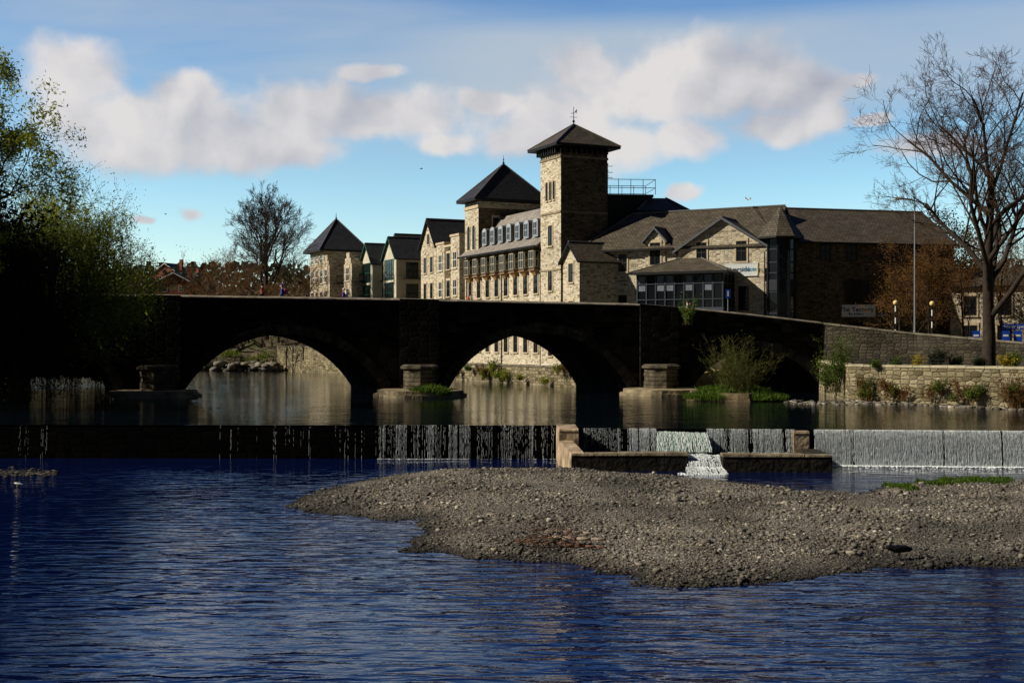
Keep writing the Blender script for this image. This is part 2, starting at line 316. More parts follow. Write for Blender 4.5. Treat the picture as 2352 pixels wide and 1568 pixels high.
mb=MB(); mb.poly([(-400,-60,-1.5),(60,-60,-1.5),(60,56.4,-1.5),(-400,56.4,-1.5)]); tag(mb.obj('river_water',[WLOW]),'dark blue rippled river water below the weir','water',kind='structure')
WEIR=[(-45,56.6),(2.15,56.0),(2.9,54.2),(24,52.2),(45,50.5)]
mb=MB(); mb.poly([(x,y-.02,0) for x,y in WEIR]+[(45,240,0),(-400,240,0),(-400,56.6,0)]); tag(mb.obj('river_water',[WUP]),'calm dark water held above the weir','water',kind='structure')
# ---------------------------------------------------------------- bridge
A_=math.radians(6); TA=math.tan(A_); E=Vector((math.cos(A_),math.sin(A_),0)); NB=Vector((math.sin(A_),-math.cos(A_),0)); RD=Vector((-.38,.925,0)).normalized(); O0=Vector((0,90,0)); DEP=9.
def s_of(px): k=kx(px); return 90*k/(1-k*TA)/math.cos(A_)
def Yof(px): return 90/(1-kx(px)*TA)
def BF(s,d,z): p=O0+E*s+RD*d; return Vector((p.x,p.y,z))
def BN(s,o,z): p=O0+E*s+NB*o; return Vector((p.x,p.y,z))
tops=[(-900,668),(-200,672),(0,674),(400,679),(918,687),(1470,699),(1620,711),(1760,726),(1890,741)]
TP=[(s_of(p),zz(q,Yof(p))) for p,q in tops]
def topz(s): return float(np.interp(s,[a for a,_ in TP],[b for _,b in TP]))
ARCH=[]
for a,b,cy in [(60,262,815),(425,880,768),(1030,1443,764),(1590,1885,805)]:
    s0,s1=s_of(a),s_of(b); zt=zz(cy,Yof((a+b)/2)); h=(s1-s0)/2; c=zt-.35; R=(h*h+c*c)/(2*c); ARCH.append((s0,s1,(s0+s1)/2,R,zt-R,zt))
br=thing('stone_bridge','long blackened stone road bridge with low segmental arches over the river','bridge',(0,90,0),A_)
def zl(A,s): return A[4]+math.sqrt(max(0,A[3]**2-(s-A[2])**2))
brk=[TP[0][0]]+[v for A in ARCH for v in A[:2]]+[TP[-1][0]]
body=MB(); par=MB(); parf=MB(); cop=MB(); copf=MB(); deck=MB()
for i in range(len(brk)-1):
    a,b=brk[i],brk[i+1]; A=ARCH[(i-1)//2] if i%2==1 else None; N=max(2,int((b-a)/.45)) if A else max(1,int((b-a)/2))
    for j in range(N):
        p=a+(b-a)*j/N; q=a+(b-a)*(j+1)/N; lp=zl(A,p) if A else -2.; lq=zl(A,q) if A else -2.; tp,tq=topz(p)-.8,topz(q)-.8
        body.poly([BF(p,0,lp),BF(q,0,lq),BF(q,0,tq),BF(p,0,tp)]); body.poly([BF(q,DEP,lq),BF(p,DEP,lp),BF(p,DEP,tp),BF(q,DEP,tq)])
        if A: body.poly([BF(p,0,lp),BF(p,DEP,lp),BF(q,DEP,lq),BF(q,0,lq)])
        deck.poly([BF(p,.45,tp-.02),BF(q,.45,tq-.02),BF(q,DEP-.45,tq-.02),BF(p,DEP-.45,tp-.02)])
        for M_,d0,d1 in((par,-.03,.42),(parf,DEP-.42,DEP+.03)):
            M_.hexa([BF(p,d0,tp),BF(q,d0,tq),BF(q,d1,tq),BF(p,d1,tp),BF(p,d0,tp+.68),BF(q,d0,tq+.68),BF(q,d1,tq+.68),BF(p,d1,tp+.68)])
    if A:
        for s in(a,b): body.poly([BF(s,0,-2),BF(s,DEP,-2),BF(s,DEP,zl(A,s)),BF(s,0,zl(A,s))])
x=TP[0][0]
while x<TP[-1][0]-.1:
    y=min(x+1.25+random.random()*.5,TP[-1][0])
    for M_,d0,d1 in((cop,-.1,.5),(copf,DEP-.5,DEP+.1)):
        g_=.012;t0=topz(x)-.12;t1=topz(y)-.12; r_=random.uniform(0,.02)
        M_.hexa([BF(x+g_,d0,t0),BF(y-g_,d0,t1),BF(y-g_,d1,t1),BF(x+g_,d1,t0),BF(x+g_,d0,t0+.06+r_),BF(y-g_,d0,t1+.06+r_),BF(y-g_,d1,t1+.20+r_),BF(x+g_,d1,t0+.20+r_)])
    x=y
COPB=simple('bridge_coping_stone',(.20,.17,.13),.9,.5,1.5,.02)
COPM=simple('coping_stone',(.18,.16,.12),.9,.4,1.5,.02)
RINGM=simple('voussoir_stone',(.036,.032,.026),.9,.6,1.2,.02,spec=.05)
ASPH=simple('asphalt',(.05,.05,.052),.9,.2,5,.01)
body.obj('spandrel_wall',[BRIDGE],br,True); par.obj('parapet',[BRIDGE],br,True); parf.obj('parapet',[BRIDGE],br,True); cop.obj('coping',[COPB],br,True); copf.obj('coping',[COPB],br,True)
o=deck.obj('road',[ASPH]); tag(o,'asphalt carriageway running over the stone bridge','road',kind='structure')
for A in ARCH:
    rg=MB(); N=int((A[1]-A[0])/.42); a0=math.asin((A[0]-A[2])/A[3]); a1=-a0
    for j in range(N):
        t0=a0+(a1-a0)*(j+.04)/N; t1=a0+(a1-a0)*(j+.96)/N; pr=.05+random.random()*.04; R0=A[3]+.003; R1=A[3]+.62+random.random()*.12
        P_=lambda t,R,o_: BN(A[2]+R*math.sin(t),o_,A[4]+R*math.cos(t))
        rg.hexa([P_(t0,R0,pr),P_(t1,R0,pr),P_(t1,R0,0),P_(t0,R0,0),P_(t0,R1,pr),P_(t1,R1,pr),P_(t1,R1,0),P_(t0,R1,0)])
    rg.obj('arch_ring',[RINGM],br,True)
PIER=simple('pier_stone',(.085,.07,.048),.9,.75,1.6,.06)
for px0,px1 in((322,415),(918,1008),(1469,1556)):
    a,b=s_of(px0),s_of(px1); mb=MB()
    mb.hexa([BN(a,.3,.4),BN(b,.3,.4),BN(b,0,.4),BN(a,0,.4),BN(a,.28,topz(a)+.03),BN(b,.28,topz(b)+.03),BN(b,0,topz(b)+.03),BN(a,0,topz(a)+.03)])
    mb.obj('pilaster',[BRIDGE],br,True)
    c=(a+b)/2; cw=MB(); rr=1.22
    def ring(r,of=0): 
        return [(c-r,.4),(c-r,1.3+of),(c-r*.72,2.1+of),(c,2.55+of),(c+r*.72,2.1+of),(c+r,1.3+of),(c+r,.4)]
    zc=1.85
    for k_ in range(5):
        z0=.35+k_*(zc-.35)/5; z1=.35+(k_+1)*(zc-.35)/5-.02; q=rr-random.uniform(0,.09)
        pts=[BN(s,o_,z0) for s,o_ in ring(q)]; cw.prism([(p.x,p.y) for p in pts],z0,z1,0)
    pts=[BN(s,o_,0) for s,o_ in ring(rr+.14,.15)]; p2=[BN(s,o_,0) for s,o_ in ring(rr-.1,-.1)]
    cw.prism([(p.x,p.y) for p in pts],zc,zc+.16,0); cw.prism([(p.x,p.y) for p in pts],zc+.16,zc+.3,0,[(p.x,p.y) for p in p2])
    o=cw.obj('cutwater',[PIER],br,True); md=o.modifiers.new('b','BEVEL'); md.width=.04; md.segments=2
    ap=MB(); 
    for (za,zb,sc_) in((-1.9,.16,1.05),(.16,.42,.97)):
        pt=[]
        for k_ in range(28):
            t=math.pi*2*k_/28; rx_=3.0*sc_*(1+.05*math.sin(5*t+c)+.03*random.random()); oy=2.4+3.5*sc_*math.sin(t)
            p=BN(c+rx_*math.copysign(abs(math.cos(t))**.7,math.cos(t)),max(.02,oy),0); pt.append((p.x,p.y))
        ap.prism(pt,za,zb)
    ap.obj('apron',[simple('wet_pier_slab',(.27,.22,.14),.8,.6,.9,.06)],br,True)
def wallline(name,label,cat,pts,th,mat,capm=None,caph=.14,step=1.2):
    t_=thing(name,label,cat,(pts[0][0],pts[0][1],pts[0][2])); mb=MB(); cp=MB()
    for (x0,y0,a0,b0),(x1,y1,a1,b1) in zip(pts[:-1],pts[1:]):
        d=Vector((x1-x0,y1-y0,0)); L=d.length; d.normalize(); nn=Vector((-d.y,d.x,0))*th
        mb.hexa([(x0,y0,a0),(x1,y1,a1),(x1+nn.x,y1+nn.y,a1),(x0+nn.x,y0+nn.y,a0),(x0,y0,b0),(x1,y1,b1),(x1+nn.x,y1+nn.y,b1),(x0+nn.x,y0+nn.y,b0)])
        if capm:
            N=max(1,int(L/step)); o_=nn.normalized()*.06
            for j in range(N):
                u=(j+.012)/N; v=(j+.988)/N; hh=caph*random.uniform(.85,1.15)
                pa=Vector((x0+(x1-x0)*u,y0+(y1-y0)*u,b0+(b1-b0)*u)); pb=Vector((x0+(x1-x0)*v,y0+(y1-y0)*v,b0+(b1-b0)*v)); up=Vector((0,0,hh))
                cp.hexa([pa-o_,pb-o_,pb+nn+o_,pa+nn+o_,pa-o_+up,pb-o_+up,pb+nn+o_+up,pa+nn+o_+up])
    mb.obj('wall',[mat],t_,True)
    if capm: cp.obj('coping',[capm],t_,True)
    return t_
se=BF(TP[-1][0],0,0)
wallline('road_wall','grey stone retaining wall of the sloping road beside the bridge','wall',[(se.x,se.y,1.,zz(741,se.y)-.12)]+[(kx(p)*y,y,1.,zz(q,y)-.12) for p,q,y in((2100,764,89.5),(2352,786,84.5),(2700,800,78))],.45,RAMPM,COPM)
wallline('river_wall','tall sunlit stone river wall with plants growing from its joints','wall',[(23.0,92.8,-2,2.25),(21.5,79,-2,2.2),(28.6,69,-2,2.25),(33,60,-2,2.3),(38,42,-2,2.3)],.7,RIVW,simple('wall_coping',(.44,.39,.27),.9,.25,1.5,.02))
wallline('river_wall','stone embankment wall below the hotel beyond the bridge','wall',[(-31,163,-2,3.1),(-20.6,148,-2,3.0),(-14,137.6,-2,3.0),(-13.9,137.5,-2,1.6),(-5,122,-2,1.55),(5.4,102,-2,1.6),(16,100.6,-2,1.6)],.7,RIVW,COPM)
# ---------------------------------------------------------------- buildings
WM={}
def winmesh(w,h,frame,style,surround=DRESS):
    key=(round(w,2),round(h,2),frame.name,style,surround.name if surround else '')
    if key in WM: return WM[key]
    mb=MB(); a=w/2;b=h/2
    if style=='arch':
        N=10; pts=[(-a,-b)]+[(a*math.cos(math.pi*(1-k/N)),b-a+a*math.sin(math.pi*(1-k/N))) for k in range(N+1)]+[(a,-b)]
        mb.poly([(x,-.012,z) for x,z in pts][::-1],1)
        out=[(x*1.22,z*1.05) for x,z in pts]
        for p,q,p2,q2 in zip(out[:-1],out[1:],pts[:-1],pts[1:]):
            mb.hexa([(p[0],-.06,p[1]),(q[0],-.06,q[1]),(q[0],0,q[1]),(p[0],0,p[1]),(p2[0],-.06,p2[1]),(q2[0],-.06,q2[1]),(q2[0],0,q2[1]),(p2[0],0,p2[1])],2)
        mb.box((-a*1.2,-.1,-b-.12),(a*1.2,0,-b),2); mb.box((-.03,-.04,-b),(.03,-.013,b-.05),0)
    else:
        mb.poly([(-a,-.012,-b),(a,-.012,-b),(a,-.012,b),(-a,-.012,b)],1)
        t=.07
        for lo,hi in(((-a,-.05,-b),(-a+t,-.013,b)),((a-t,-.05,-b),(a,-.013,b)),((-a+t,-.05,b-t),(a-t,-.013,b)),((-a+t,-.05,-b),(a-t,-.013,-b+t)),((-a+t,-.048,-.035),(a-t,-.013,.035))): mb.box(lo,hi,0)
        nv=int(style) if str(style).isdigit() else 1
        for k in range(1,nv+1):
            x=-a+2*a*k/(nv+1); mb.box((x-.03,-.046,-b+t),(x+.03,-.014,-.036),0); mb.box((x-.03,-.046,.036),(x+.03,-.014,b-t),0)
        if surround:
            mb.box((-a-.14,-.07,b),(a+.14,0,b+.26),2); mb.box((-a-.14,-.13,-b-.13),(a+.14,0,-b),2)
            mb.box((-a-.13,-.06,-b),(-a,0,b),2); mb.box((a,-.06,-b),(a+.13,0,b),2)
    me=mb.mesh('window',[frame,GLASS,surround or DRESS]); WM[key]=me; return me
def window(par,x,z,w,h,y=0.,rz=0.,frame=FRAME,style=1,surround=DRESS,name='window'):
    o=bpy.data.objects.new(name,winmesh(w,h,frame,style,surround)); COL.objects.link(o); o.parent=par; o.location=(x,y,z); o.rotation_euler=(0,0,rz); return o
R90=math.pi/2
def walls(par,W,D,z0,z1,mat,x0=0,y0=0,name='wall'):
    mb=MB(); mb.box((x0,y0,z0),(x0+W,y0+D,z1)); return mb.obj(name,[mat],par)
def pipe(par,x,y,z0,z1):
    mb=MB(); mb.tube((x,y,z0),(x,y,z1),.06,n=6); mb.obj('drainpipe',[BLACK],par)
def pyramid(par,x0,y0,x1,y1,z,rise,ov,mat,hip=0,name='roof'):
    mb=MB(); X0,X1,Y0,Y1=x0-ov,x1+ov,y0-ov,y1+ov; cx,cy=(x0+x1)/2,(y0+y1)/2
    a=Vector((cx-hip,cy,z+rise)); b=Vector((cx+hip,cy,z+rise)); c=[Vector((X0,Y0,z)),Vector((X1,Y0,z)),Vector((X1,Y1,z)),Vector((X0,Y1,z))]
    if hip>0:
        mb.poly([c[0],c[1],b,a]);mb.poly([c[1],c[2],b]);mb.poly([c[2],c[3],a,b]);mb.poly([c[3],c[0],a])
    else:
        for i in range(4): mb.poly([c[i],c[(i+1)%4],a])
    mb.box((X0+.02,Y0+.02,z-.22),(X1-.02,Y1-.02,z-.01),1)
    for i in range(4): 
        q=b if (hip and i in(1,2)) else a; mb.tube(c[i]+Vector((0,0,.03)),q+Vector((0,0,.05)),.07,n=6,m=2)
    return mb.obj(name,[mat,BLACK,LEAD],par)
def finial(par,x,y,z,h=1.1):
    mb=MB(); mb.tube((x,y,z),(x,y,z+h),.06,.015); mb.ball((x,y,z+.25),.13); mb.ball((x,y,z+.6),.08); mb.obj('finial',[BLACK],par)
def gable(par,W,D,z0,ze,rise,mat,roofm,x0=0,y0=0,ov=.35,front=.3,axis='y',wallname='wall',barge=WHITE):
    mb=MB(); mb.box((x0,y0,z0),(x0+W,y0+D,ze))
    if axis=='y':
        i=len(mb.v); mb.v+=[(x0,y0,ze),(x0+W,y0,ze),(x0+W/2,y0,ze+rise),(x0,y0+D,ze),(x0+W,y0+D,ze),(x0+W/2,y0+D,ze+rise)]
        for f in((0,1,2),(4,3,5),(0,2,5,3),(1,4,5,2)): mb.f.append(tuple(i+a for a in f)); mb.m.append(0)
        mb.obj(wallname,[mat],par); r=MB(); k=rise/(W/2); e=ov*k; up=.1
        ap0=(x0+W/2,y0-front,ze+rise+up);ap1=(x0+W/2,y0+D+front,ze+rise+up)
        r.slab([(x0-ov,y0-front,ze-e+up),ap0,ap1,(x0-ov,y0+D+front,ze-e+up)][::-1],.16)
        r.slab([ap0,(x0+W+ov,y0-front,ze-e+up),(x0+W+ov,y0+D+front,ze-e+up),ap1][::-1],.16)
        r.tube((ap0[0],ap0[1],ap0[2]+.02),(ap1[0],ap1[1],ap1[2]+.02),.09,n=6,m=1)
        if barge:
            for sx_ in(-1,1):
                xa=x0+W/2+sx_*(W/2+ov); r.hexa([(xa,y0-front-.06,ze-e-.12),(x0+W/2,y0-front-.06,ze+rise-.12),(x0+W/2,y0-front-.003,ze+rise-.12),(xa,y0-front-.003,ze-e-.12),(xa,y0-front-.06,ze-e+up),(x0+W/2,y0-front-.06,ze+rise+up),(x0+W/2,y0-front-.003,ze+rise+up),(xa,y0-front-.003,ze-e+up)],2)
        return r.obj('roof',[roofm,LEAD,barge or BLACK],par)
    else:
        i=len(mb.v); mb.v+=[(x0,y0,ze),(x0,y0+D,ze),(x0,y0+D/2,ze+rise),(x0+W,y0,ze),(x0+W,y0+D,ze),(x0+W,y0+D/2,ze+rise)]
        for f in((0,2,1),(3,4,5),(0,3,5,2),(1,2,5,4)): mb.f.append(tuple(i+a for a in f)); mb.m.append(0)
        mb.obj(wallname,[mat],par); r=MB(); k=rise/(D/2); e=ov*k; up=.1
        a0=(x0-front,y0+D/2,ze+rise+up);a1=(x0+W+front,y0+D/2,ze+rise+up)
        r.slab([(x0-front,y0-ov,ze-e+up),(x0+W+front,y0-ov,ze-e+up),a1,a0],.16); r.slab([a0,a1,(x0+W+front,y0+D+ov,ze-e+up),(x0-front,y0+D+ov,ze-e+up)],.16)
        r.tube((a0[0],a0[1],a0[2]+.02),(a1[0],a1[1],a1[2]+.02),.09,n=6,m=1)
        r.box((x0-front,y0-ov-.12,ze-e-.08),(x0+W+front,y0-ov-.004,ze-e+.06),2)
        return r.obj('roof',[roofm,LEAD,BLACK],par)
PH=math.radians(-65); LX=Vector((math.cos(PH),math.sin(PH),0)); LY=Vector((-math.sin(PH),math.cos(PH),0))
C0=Vector((4.5,114,0))
def shade_cheek(par,W,D,z0,z1):
    """thin leaf of darker stone that paints shade onto the unlit flank of a tower"""
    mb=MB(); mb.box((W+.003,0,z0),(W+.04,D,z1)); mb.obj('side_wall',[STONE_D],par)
tw=thing('hotel_tower','tall square limestone tower with overhanging pyramid slate roof','tower',C0-LX*4.2+Vector((0,0,1.0)),PH)
walls(tw,4.2,4.9,0,20.6,STONE); shade_cheek(tw,4.2,4.9,0,20.55)
for z_,t_ in((14.7,.18),(9.4,.14),(19.8,.2)):
    mb=MB(); mb.box((-.08,-.08,z_),(4.28,4.98,z_+t_)); mb.obj('string_course',[simple('grey_string_stone',(.28,.23,.15),.85,.3,2.)],tw)
mb=MB()
for k in range(9):
    mb.box((.1+k*.47,-.5,20.25),(.26+k*.47,-.003,20.75)); mb.box((4.243,.1+k*.56,20.25),(4.7,.26+k*.56,20.75))
o=mb.obj('bracket',[BLACK],tw); o['kind']='stuff'
pyramid(tw,0,0,4.2,4.9,21.0,2.3,.95,SLATE); walls(tw,4.1,4.8,20.6,20.82,BLACK,.05,.05,'frieze')
mb=MB(); x_,y_=2.1,2.45; mb.tube((x_,y_,23.25),(x_,y_,25.0),.05,.02); mb.tube((x_-.5,y_,24.4),(x_+.5,y_,24.4),.025,n=5); mb.tube((x_,y_-.4,24.),(x_,y_+.4,24.),.02,n=5); mb.poly([(x_+.25,y_,24.5),(x_+.7,y_,24.65),(x_+.6,y_,24.25)]); mb.ball((x_,y_,23.6),.13); mb.obj('weather_vane',[BLACK],tw)
for k in range(3): window(tw,1.35+k*.75,16.9,.42,1.75,style='arch',frame=FRAME)
for z_ in(12.7,8.5,5.1,2.4): window(tw,2.1,z_,.85,1.9)
LW=19.0; L0=C0-LX*4.2-LX*LW+LY*.25
wg=thing('hotel_wing','long four-storey limestone hotel wing with mansard roof, dormers and timber bays','hotel',L0+Vector((0,0,1.2)),PH)
walls(wg,LW-.02,11,0,12.,STONE)
rf=MB(); e0=11.75
rf.slab([(-.3,-.75,e0),(LW-.02,-.75,e0),(LW-.02,.5,e0+1.0),(-.3,.5,e0+1.0)],.15); rf.slab([(-.3,.5,e0+1.0),(LW-.02,.5,e0+1.0),(LW-.02,2.6,e0+4.2),(-.3,2.6,e0+4.2)],.15); rf.slab([(-.3,2.6,e0+4.2),(LW-.02,2.6,e0+4.2),(LW-.02,7,e0+5.2),(-.3,7,e0+5.2)],.15)
rf.slab([(-.3,7,e0+5.2),(LW-.02,7,e0+5.2),(LW-.02,11,e0+1),(-.3,11,e0+1)],.15); rf.box((-.3,-.9,e0-.15),(LW-.02,-.76,e0+.03),1)
rf.obj('roof',[SLATE_P,BLACK],wg)
CF=simple('cream_frame',(.45,.39,.28),.6)
for k in range(8):
    x=1.4+k*2.3
    for z_ in(2.4,5.0,8.1): window(wg,x,z_,.95,1.75)
    b_=MB(); b_.box((x-.62,-.5,9.5),(x+.62,-.003,11.5),0); b_.hexa([(x-.25,-.15,8.95),(x+.25,-.15,8.95),(x+.25,-.004,8.95),(x-.25,-.004,8.95),(x-.62,-.5,9.5),(x+.62,-.5,9.5),(x+.62,-.004,9.5),(x-.62,-.004,9.5)],1)
    b_.box((x-.68,-.56,9.42),(x+.68,-.004,9.5),1); b_.obj('bay',[BAYM,TIMBER],wg)
    window(wg,x,10.55,1.05,1.6,y=-.5,frame=CF,surround=None,style=1)
    window(wg,x+.62,10.55,.4,1.6,y=-.25,rz=R90,frame=CF,surround=None,style=0)
for k in range(7):
    x=4.6+k*2.05; d=MB(); z0=e0+1.0
    N=8; pts=[(x-.55,z0)]+[(x-.55*math.cos(math.pi*j/N),z0+1.45+.35*math.sin(math.pi*j/N)) for j in range(N+1)]+[(x+.55,z0)]
    for j in range(len(pts)-1):
        p,q=pts[j],pts[j+1]; d.poly([(p[0],.2,p[1]),(p[0],2.9,p[1]),(q[0],2.9,q[1]),(q[0],.2,q[1])],1)
    d.poly([(a,.2,b) for a,b in pts],0); d.obj('dormer',[DORM,LEAD],wg)
    window(wg,x,z0+.8,.8,1.35,y=.2,frame=DORM,surround=None,style=1)
for x in(.5,9.6,18.6): pipe(wg,x,-.09,.2,11.5)
t2=thing('hotel_tower','square tower with steep slate pyramid roof and arched window','tower',L0+LX*-.4+LY*.1+Vector((0,0,10)),PH)
walls(t2,3.7,7.6,-8,8.8,STONE); shade_cheek(t2,3.7,7.6,-8,8.1); walls(t2,3.9,7.8,8.1,8.45,DRESS,-.1,-.1,'string_course'); pyramid(t2,0,0,3.7,7.6,9.1,4.1,.75,SLATE_B); finial(t2,1.85,3.8,13.1)
for x in(1.1,2.5): window(t2,x,5.0,.7,2.6,style='arch')
window(t2,1.8,1.2,2.,1.6,style=2)
for y in(2,4.,6): window(t2,3.745,6.4,.7,1.4,y=y,rz=R90)
walls(t2,3.6,7.5,8.8,8.9,BLACK,.05,.05,'frieze')
t3=thing('roof_turret','small slate pyramid roof turret with finial behind the tower','roof turret',L0+LY*9+LX*2+Vector((0,0,12)),PH)
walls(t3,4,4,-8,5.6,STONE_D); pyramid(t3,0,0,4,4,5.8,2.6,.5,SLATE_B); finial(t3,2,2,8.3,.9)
lk=thing('hotel_link_block','narrow limestone block with small gable roof joined to the tower','hotel',Vector((kx(1331)*110.5,110.5,1)) - LX*3.2,PH)
gable(lk,3.2,6,0,10.2,1.5,STONE,SLATE,barge=BLACK)
window(lk,1.6,9.0,.9,1.7);window(lk,1.6,5.6,.9,1.7)
PF=math.radians(-29); FX=Vector((math.cos(PF),math.sin(PF),0)); FY=Vector((-math.sin(PF),math.cos(PF),0)); FO=Vector((6.4,113.9,3.0)); FW=17.8
fw=thing('hotel_building','two-storey limestone hotel front with broad gable and brown slate roof','hotel',FO,PF)
walls(fw,FW,9,-1.8,9.15,STONE)
r=MB(); ze=9.05
r.slab([(-.4,-.5,ze),(FW+.1,-.5,ze),(FW+.1,4.5,ze+3.7),(3.2,4.5,ze+3.7)],.16); r.slab([(-.4,9.5,ze),(-.4,-.5,ze),(3.2,4.5,ze+3.7)],.16); r.slab([(3.2,4.5,ze+3.7),(FW+.1,4.5,ze+3.7),(FW+.1,9.5,ze),(-.4,9.5,ze)],.16)
r.tube((3.2,4.5,ze+3.75),(FW,4.5,ze+3.75),.1,n=6,m=1); r.tube((-.4,-.5,ze+.05),(3.2,4.5,ze+3.75),.09,n=6,m=1); r.box((-.4,-.62,ze-.14),(9.2,-.504,ze+.02),2)
r.obj('roof',[SLATE,LEAD,BLACK],fw)
GB=simple('grey_bargeboard',(.10,.11,.13),.6)
gable(fw,8.1,5,-1,8.9,2.55,STONE,SLATE,x0=9.67,y0=-.35,ov=.45,front=.35,barge=GB)
gable(fw,1.9,3.6,7.2,9.9,1.0,STONE,SLATE,x0=6.4,y0=-.12,ov=.25,front=.25,barge=GB,wallname='dormer')
window(fw,7.35,8.6,1.0,2.0,y=-.12,style=1)
for x in(2.9,4.15): window(fw,x,7.9,.85,1.6); window(fw,x,4.2,.85,1.6)
for x in(11.8,15.4): window(fw,x,8.55,.95,1.75,y=-.35)
window(fw,15.6,4.5,.95,2.1,y=-.35)
window(fw,.75,6.0,.9,5.6,frame=GREYF,surround=None,style=1,name='stair_window')
pipe(fw,1.7,-.1,.2,9); pipe(fw,9.4,-.1,.2,9); pipe(fw,17.5,-.5,.2,8.4)
cx0,cx1,cy0=6.9,14.8,-3.3
sr=thing('sun_room','dark framed glazed sun room with low hipped slate roof','sun room',FO,PF)
mb=MB(); mb.box((cx0,cy0,0),(cx1,-.36,3.7),0); mb.obj('base_wall',[simple('blue_grey_panel',(.05,.065,.095),.6)],sr)
gl=MB(); gl.box((cx0+.08,cy0+.08,3.7),(cx1-.08,-.4,6.5)); gl.obj('glazing',[GLASS],sr)
fm=MB()
for k in range(10): x=cx0+(cx1-cx0-.12)*k/9; fm.box((x,cy0,3.7),(x+.12,cy0+.07,6.5))
for k in range(4): y=cy0+.13+k*.9; fm.box((cx1-.07,y,3.7),(cx1,y+.1,6.5)); fm.box((cx0,y,3.7),(cx0+.07,y+.1,6.5))
for z_ in(4.35,5.7): fm.box((cx0,cy0-.012,z_),(cx1+.012,cy0+.06,z_+.09)); fm.box((cx1-.06,cy0+.061,z_),(cx1+.012,-.4,z_+.09))
fm.box((cx0-.05,cy0-.05,6.5),(cx1+.05,-.4,6.7)); fm.obj('frame',[SRF],sr)
bl=MB()
for k in(0,2,3,5,7): x=cx0+(cx1-cx0-.12)*k/9; bl.box((x+.16,cy0+.06,5.15),(x+.8,cy0+.075,6.45))
o=bl.obj('blind',[simple('blind_fabric',(.16,.19,.23),.8)],sr); o['kind']='stuff'
r=MB(); z_=6.75; a=Vector((cx0+3,-.45,z_+1.35)); b=Vector((cx1-3,-.45,z_+1.35)); c=[(cx0-.5,cy0-.5,z_),(cx1+.5,cy0-.5,z_),(cx1+.5,-.45,z_),(cx0-.5,-.45,z_)]
r.slab([c[0],c[1],b,a],.12); r.slab([c[1],c[2],b],.12); r.slab([c[3],c[0],a],.12); r.tube(c[0],a,.07,n=6,m=1); r.tube(c[1],b,.07,n=6,m=1); r.box((cx0-.55,cy0-.6,z_-.2),(cx1+.55,cy0-.505,z_+.01),2); r.obj('roof',[SLATE,LEAD,BLACK],sr)
def text(par,s,x,y,z,size,mat):
    c=bpy.data.curves.new('lettering','FONT'); c.body=s; c.size=size; c.extrude=.01; c.offset=size*.012; c.align_x='LEFT'; c.align_y='CENTER'
    tmp=bpy.data.objects.new('tmp_text',c); COL.objects.link(tmp); dg=bpy.context.evaluated_depsgraph_get(); me=bpy.data.meshes.new_from_object(tmp.evaluated_get(dg)); bpy.data.objects.remove(tmp)
    me.materials.clear(); me.materials.append(mat); o=bpy.data.objects.new('lettering',me); COL.objects.link(o); o.parent=par; o.location=(x,y,z); o.rotation_euler=(R90,0,0); return o
sg=thing('hotel_sign','pale hotel name sign with blue lettering fixed to the gable wall','sign',FO+FX*15.35+FY*-.37+Vector((0,0,6.95)),PF)
mb=MB(); mb.box((-1.45,-.08,-.5),(1.45,-.003,.5)); mb.box((-1.5,-.10,-.55),(1.5,-.081,-.501),1); mb.box((-1.5,-.10,.501),(1.5,-.081,.55),1); mb.obj('panel',[SIGNW,WHITE],sg); text(sg,'Riverside',-1.33,-.095,.02,.58,INK); text(sg,'Hotel',.42,-.095,.02,.5,BLUEL)
mb=MB(); mb.tube((1.65,-.25,0),(1.65,-.1,0),.03); mb.tube((1.65,-.4,-.5),(1.65,-.4,.5),.11,.11,n=10); mb.obj('lamp',[simple('lamp_casing',(.5,.45,.3))],sg)
PT=math.radians(14.5); TX=Vector((math.cos(PT),math.sin(PT),0)); TYv=Vector((-math.sin(PT),math.cos(PT),0)); TO=FO+FX*FW+Vector((.8,.2,-.5)); TW=17
tv=thing('tavern_wing','shaded two-storey stone tavern wing with long brown slate roof','pub',TO,PT)
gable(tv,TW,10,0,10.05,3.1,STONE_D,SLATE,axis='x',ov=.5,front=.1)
for x in(4.4,6.9,10.2,13.3): window(tv,x,9.0,1.,1.5,surround=None)
window(tv,7.4,5.6,2.3,2.1,surround=None,style=2); window(tv,11.5,5.6,1.4,1.8,surround=None)
dr=MB(); N=10; pts=[(6.2,0)]+[(7.4-1.2*math.cos(math.pi*j/N),2.3+.8*math.sin(math.pi*j/N)) for j in range(N+1)]+[(8.6,0)]; dr.poly([(a,-.02,b) for a,b in pts][::-1]); dr.obj('door',[BLACK],tv)
tn=thing('pub_sign','pale rectangular pub sign with dark lettering above an arched door','sign',TO+TX*7.1+TYv*-.35+Vector((0,0,3.95)),math.radians(-8))
mb=MB(); mb.box((-1.65,-.12,-.52),(1.65,-.003,.52)); mb.box((-1.4,-.003,-.05),(-1.3,.75,.05),1); mb.box((1.3,-.003,-.05),(1.4,.3,.05),1); mb.obj('panel',[SIGNB,BLACK],tn); text(tn,'The Tannery',-1.38,-.13,.1,.55,INK); text(tn,'Bar & Bistro',-.62,-.13,-.28,.26,INK)
mb=MB(); mb.poly([(1.8,-.1,-.1),(1.8,-1.2,-.35),(2.6,-1.2,-.5),(2.6,-.1,-.3)]); mb.poly([(1.8,-.12,-.5),(1.8,-1.2,-.37),(2.6,-1.2,-.52),(2.6,-.12,-.52)]); mb.obj('awning',[SIGNW],tn)
bt=thing('corner_bay','glazed polygonal corner bay with faceted slate roof','bay tower',FO+FX*18.75+FY*-.1+Vector((0,0,-.5)),0)
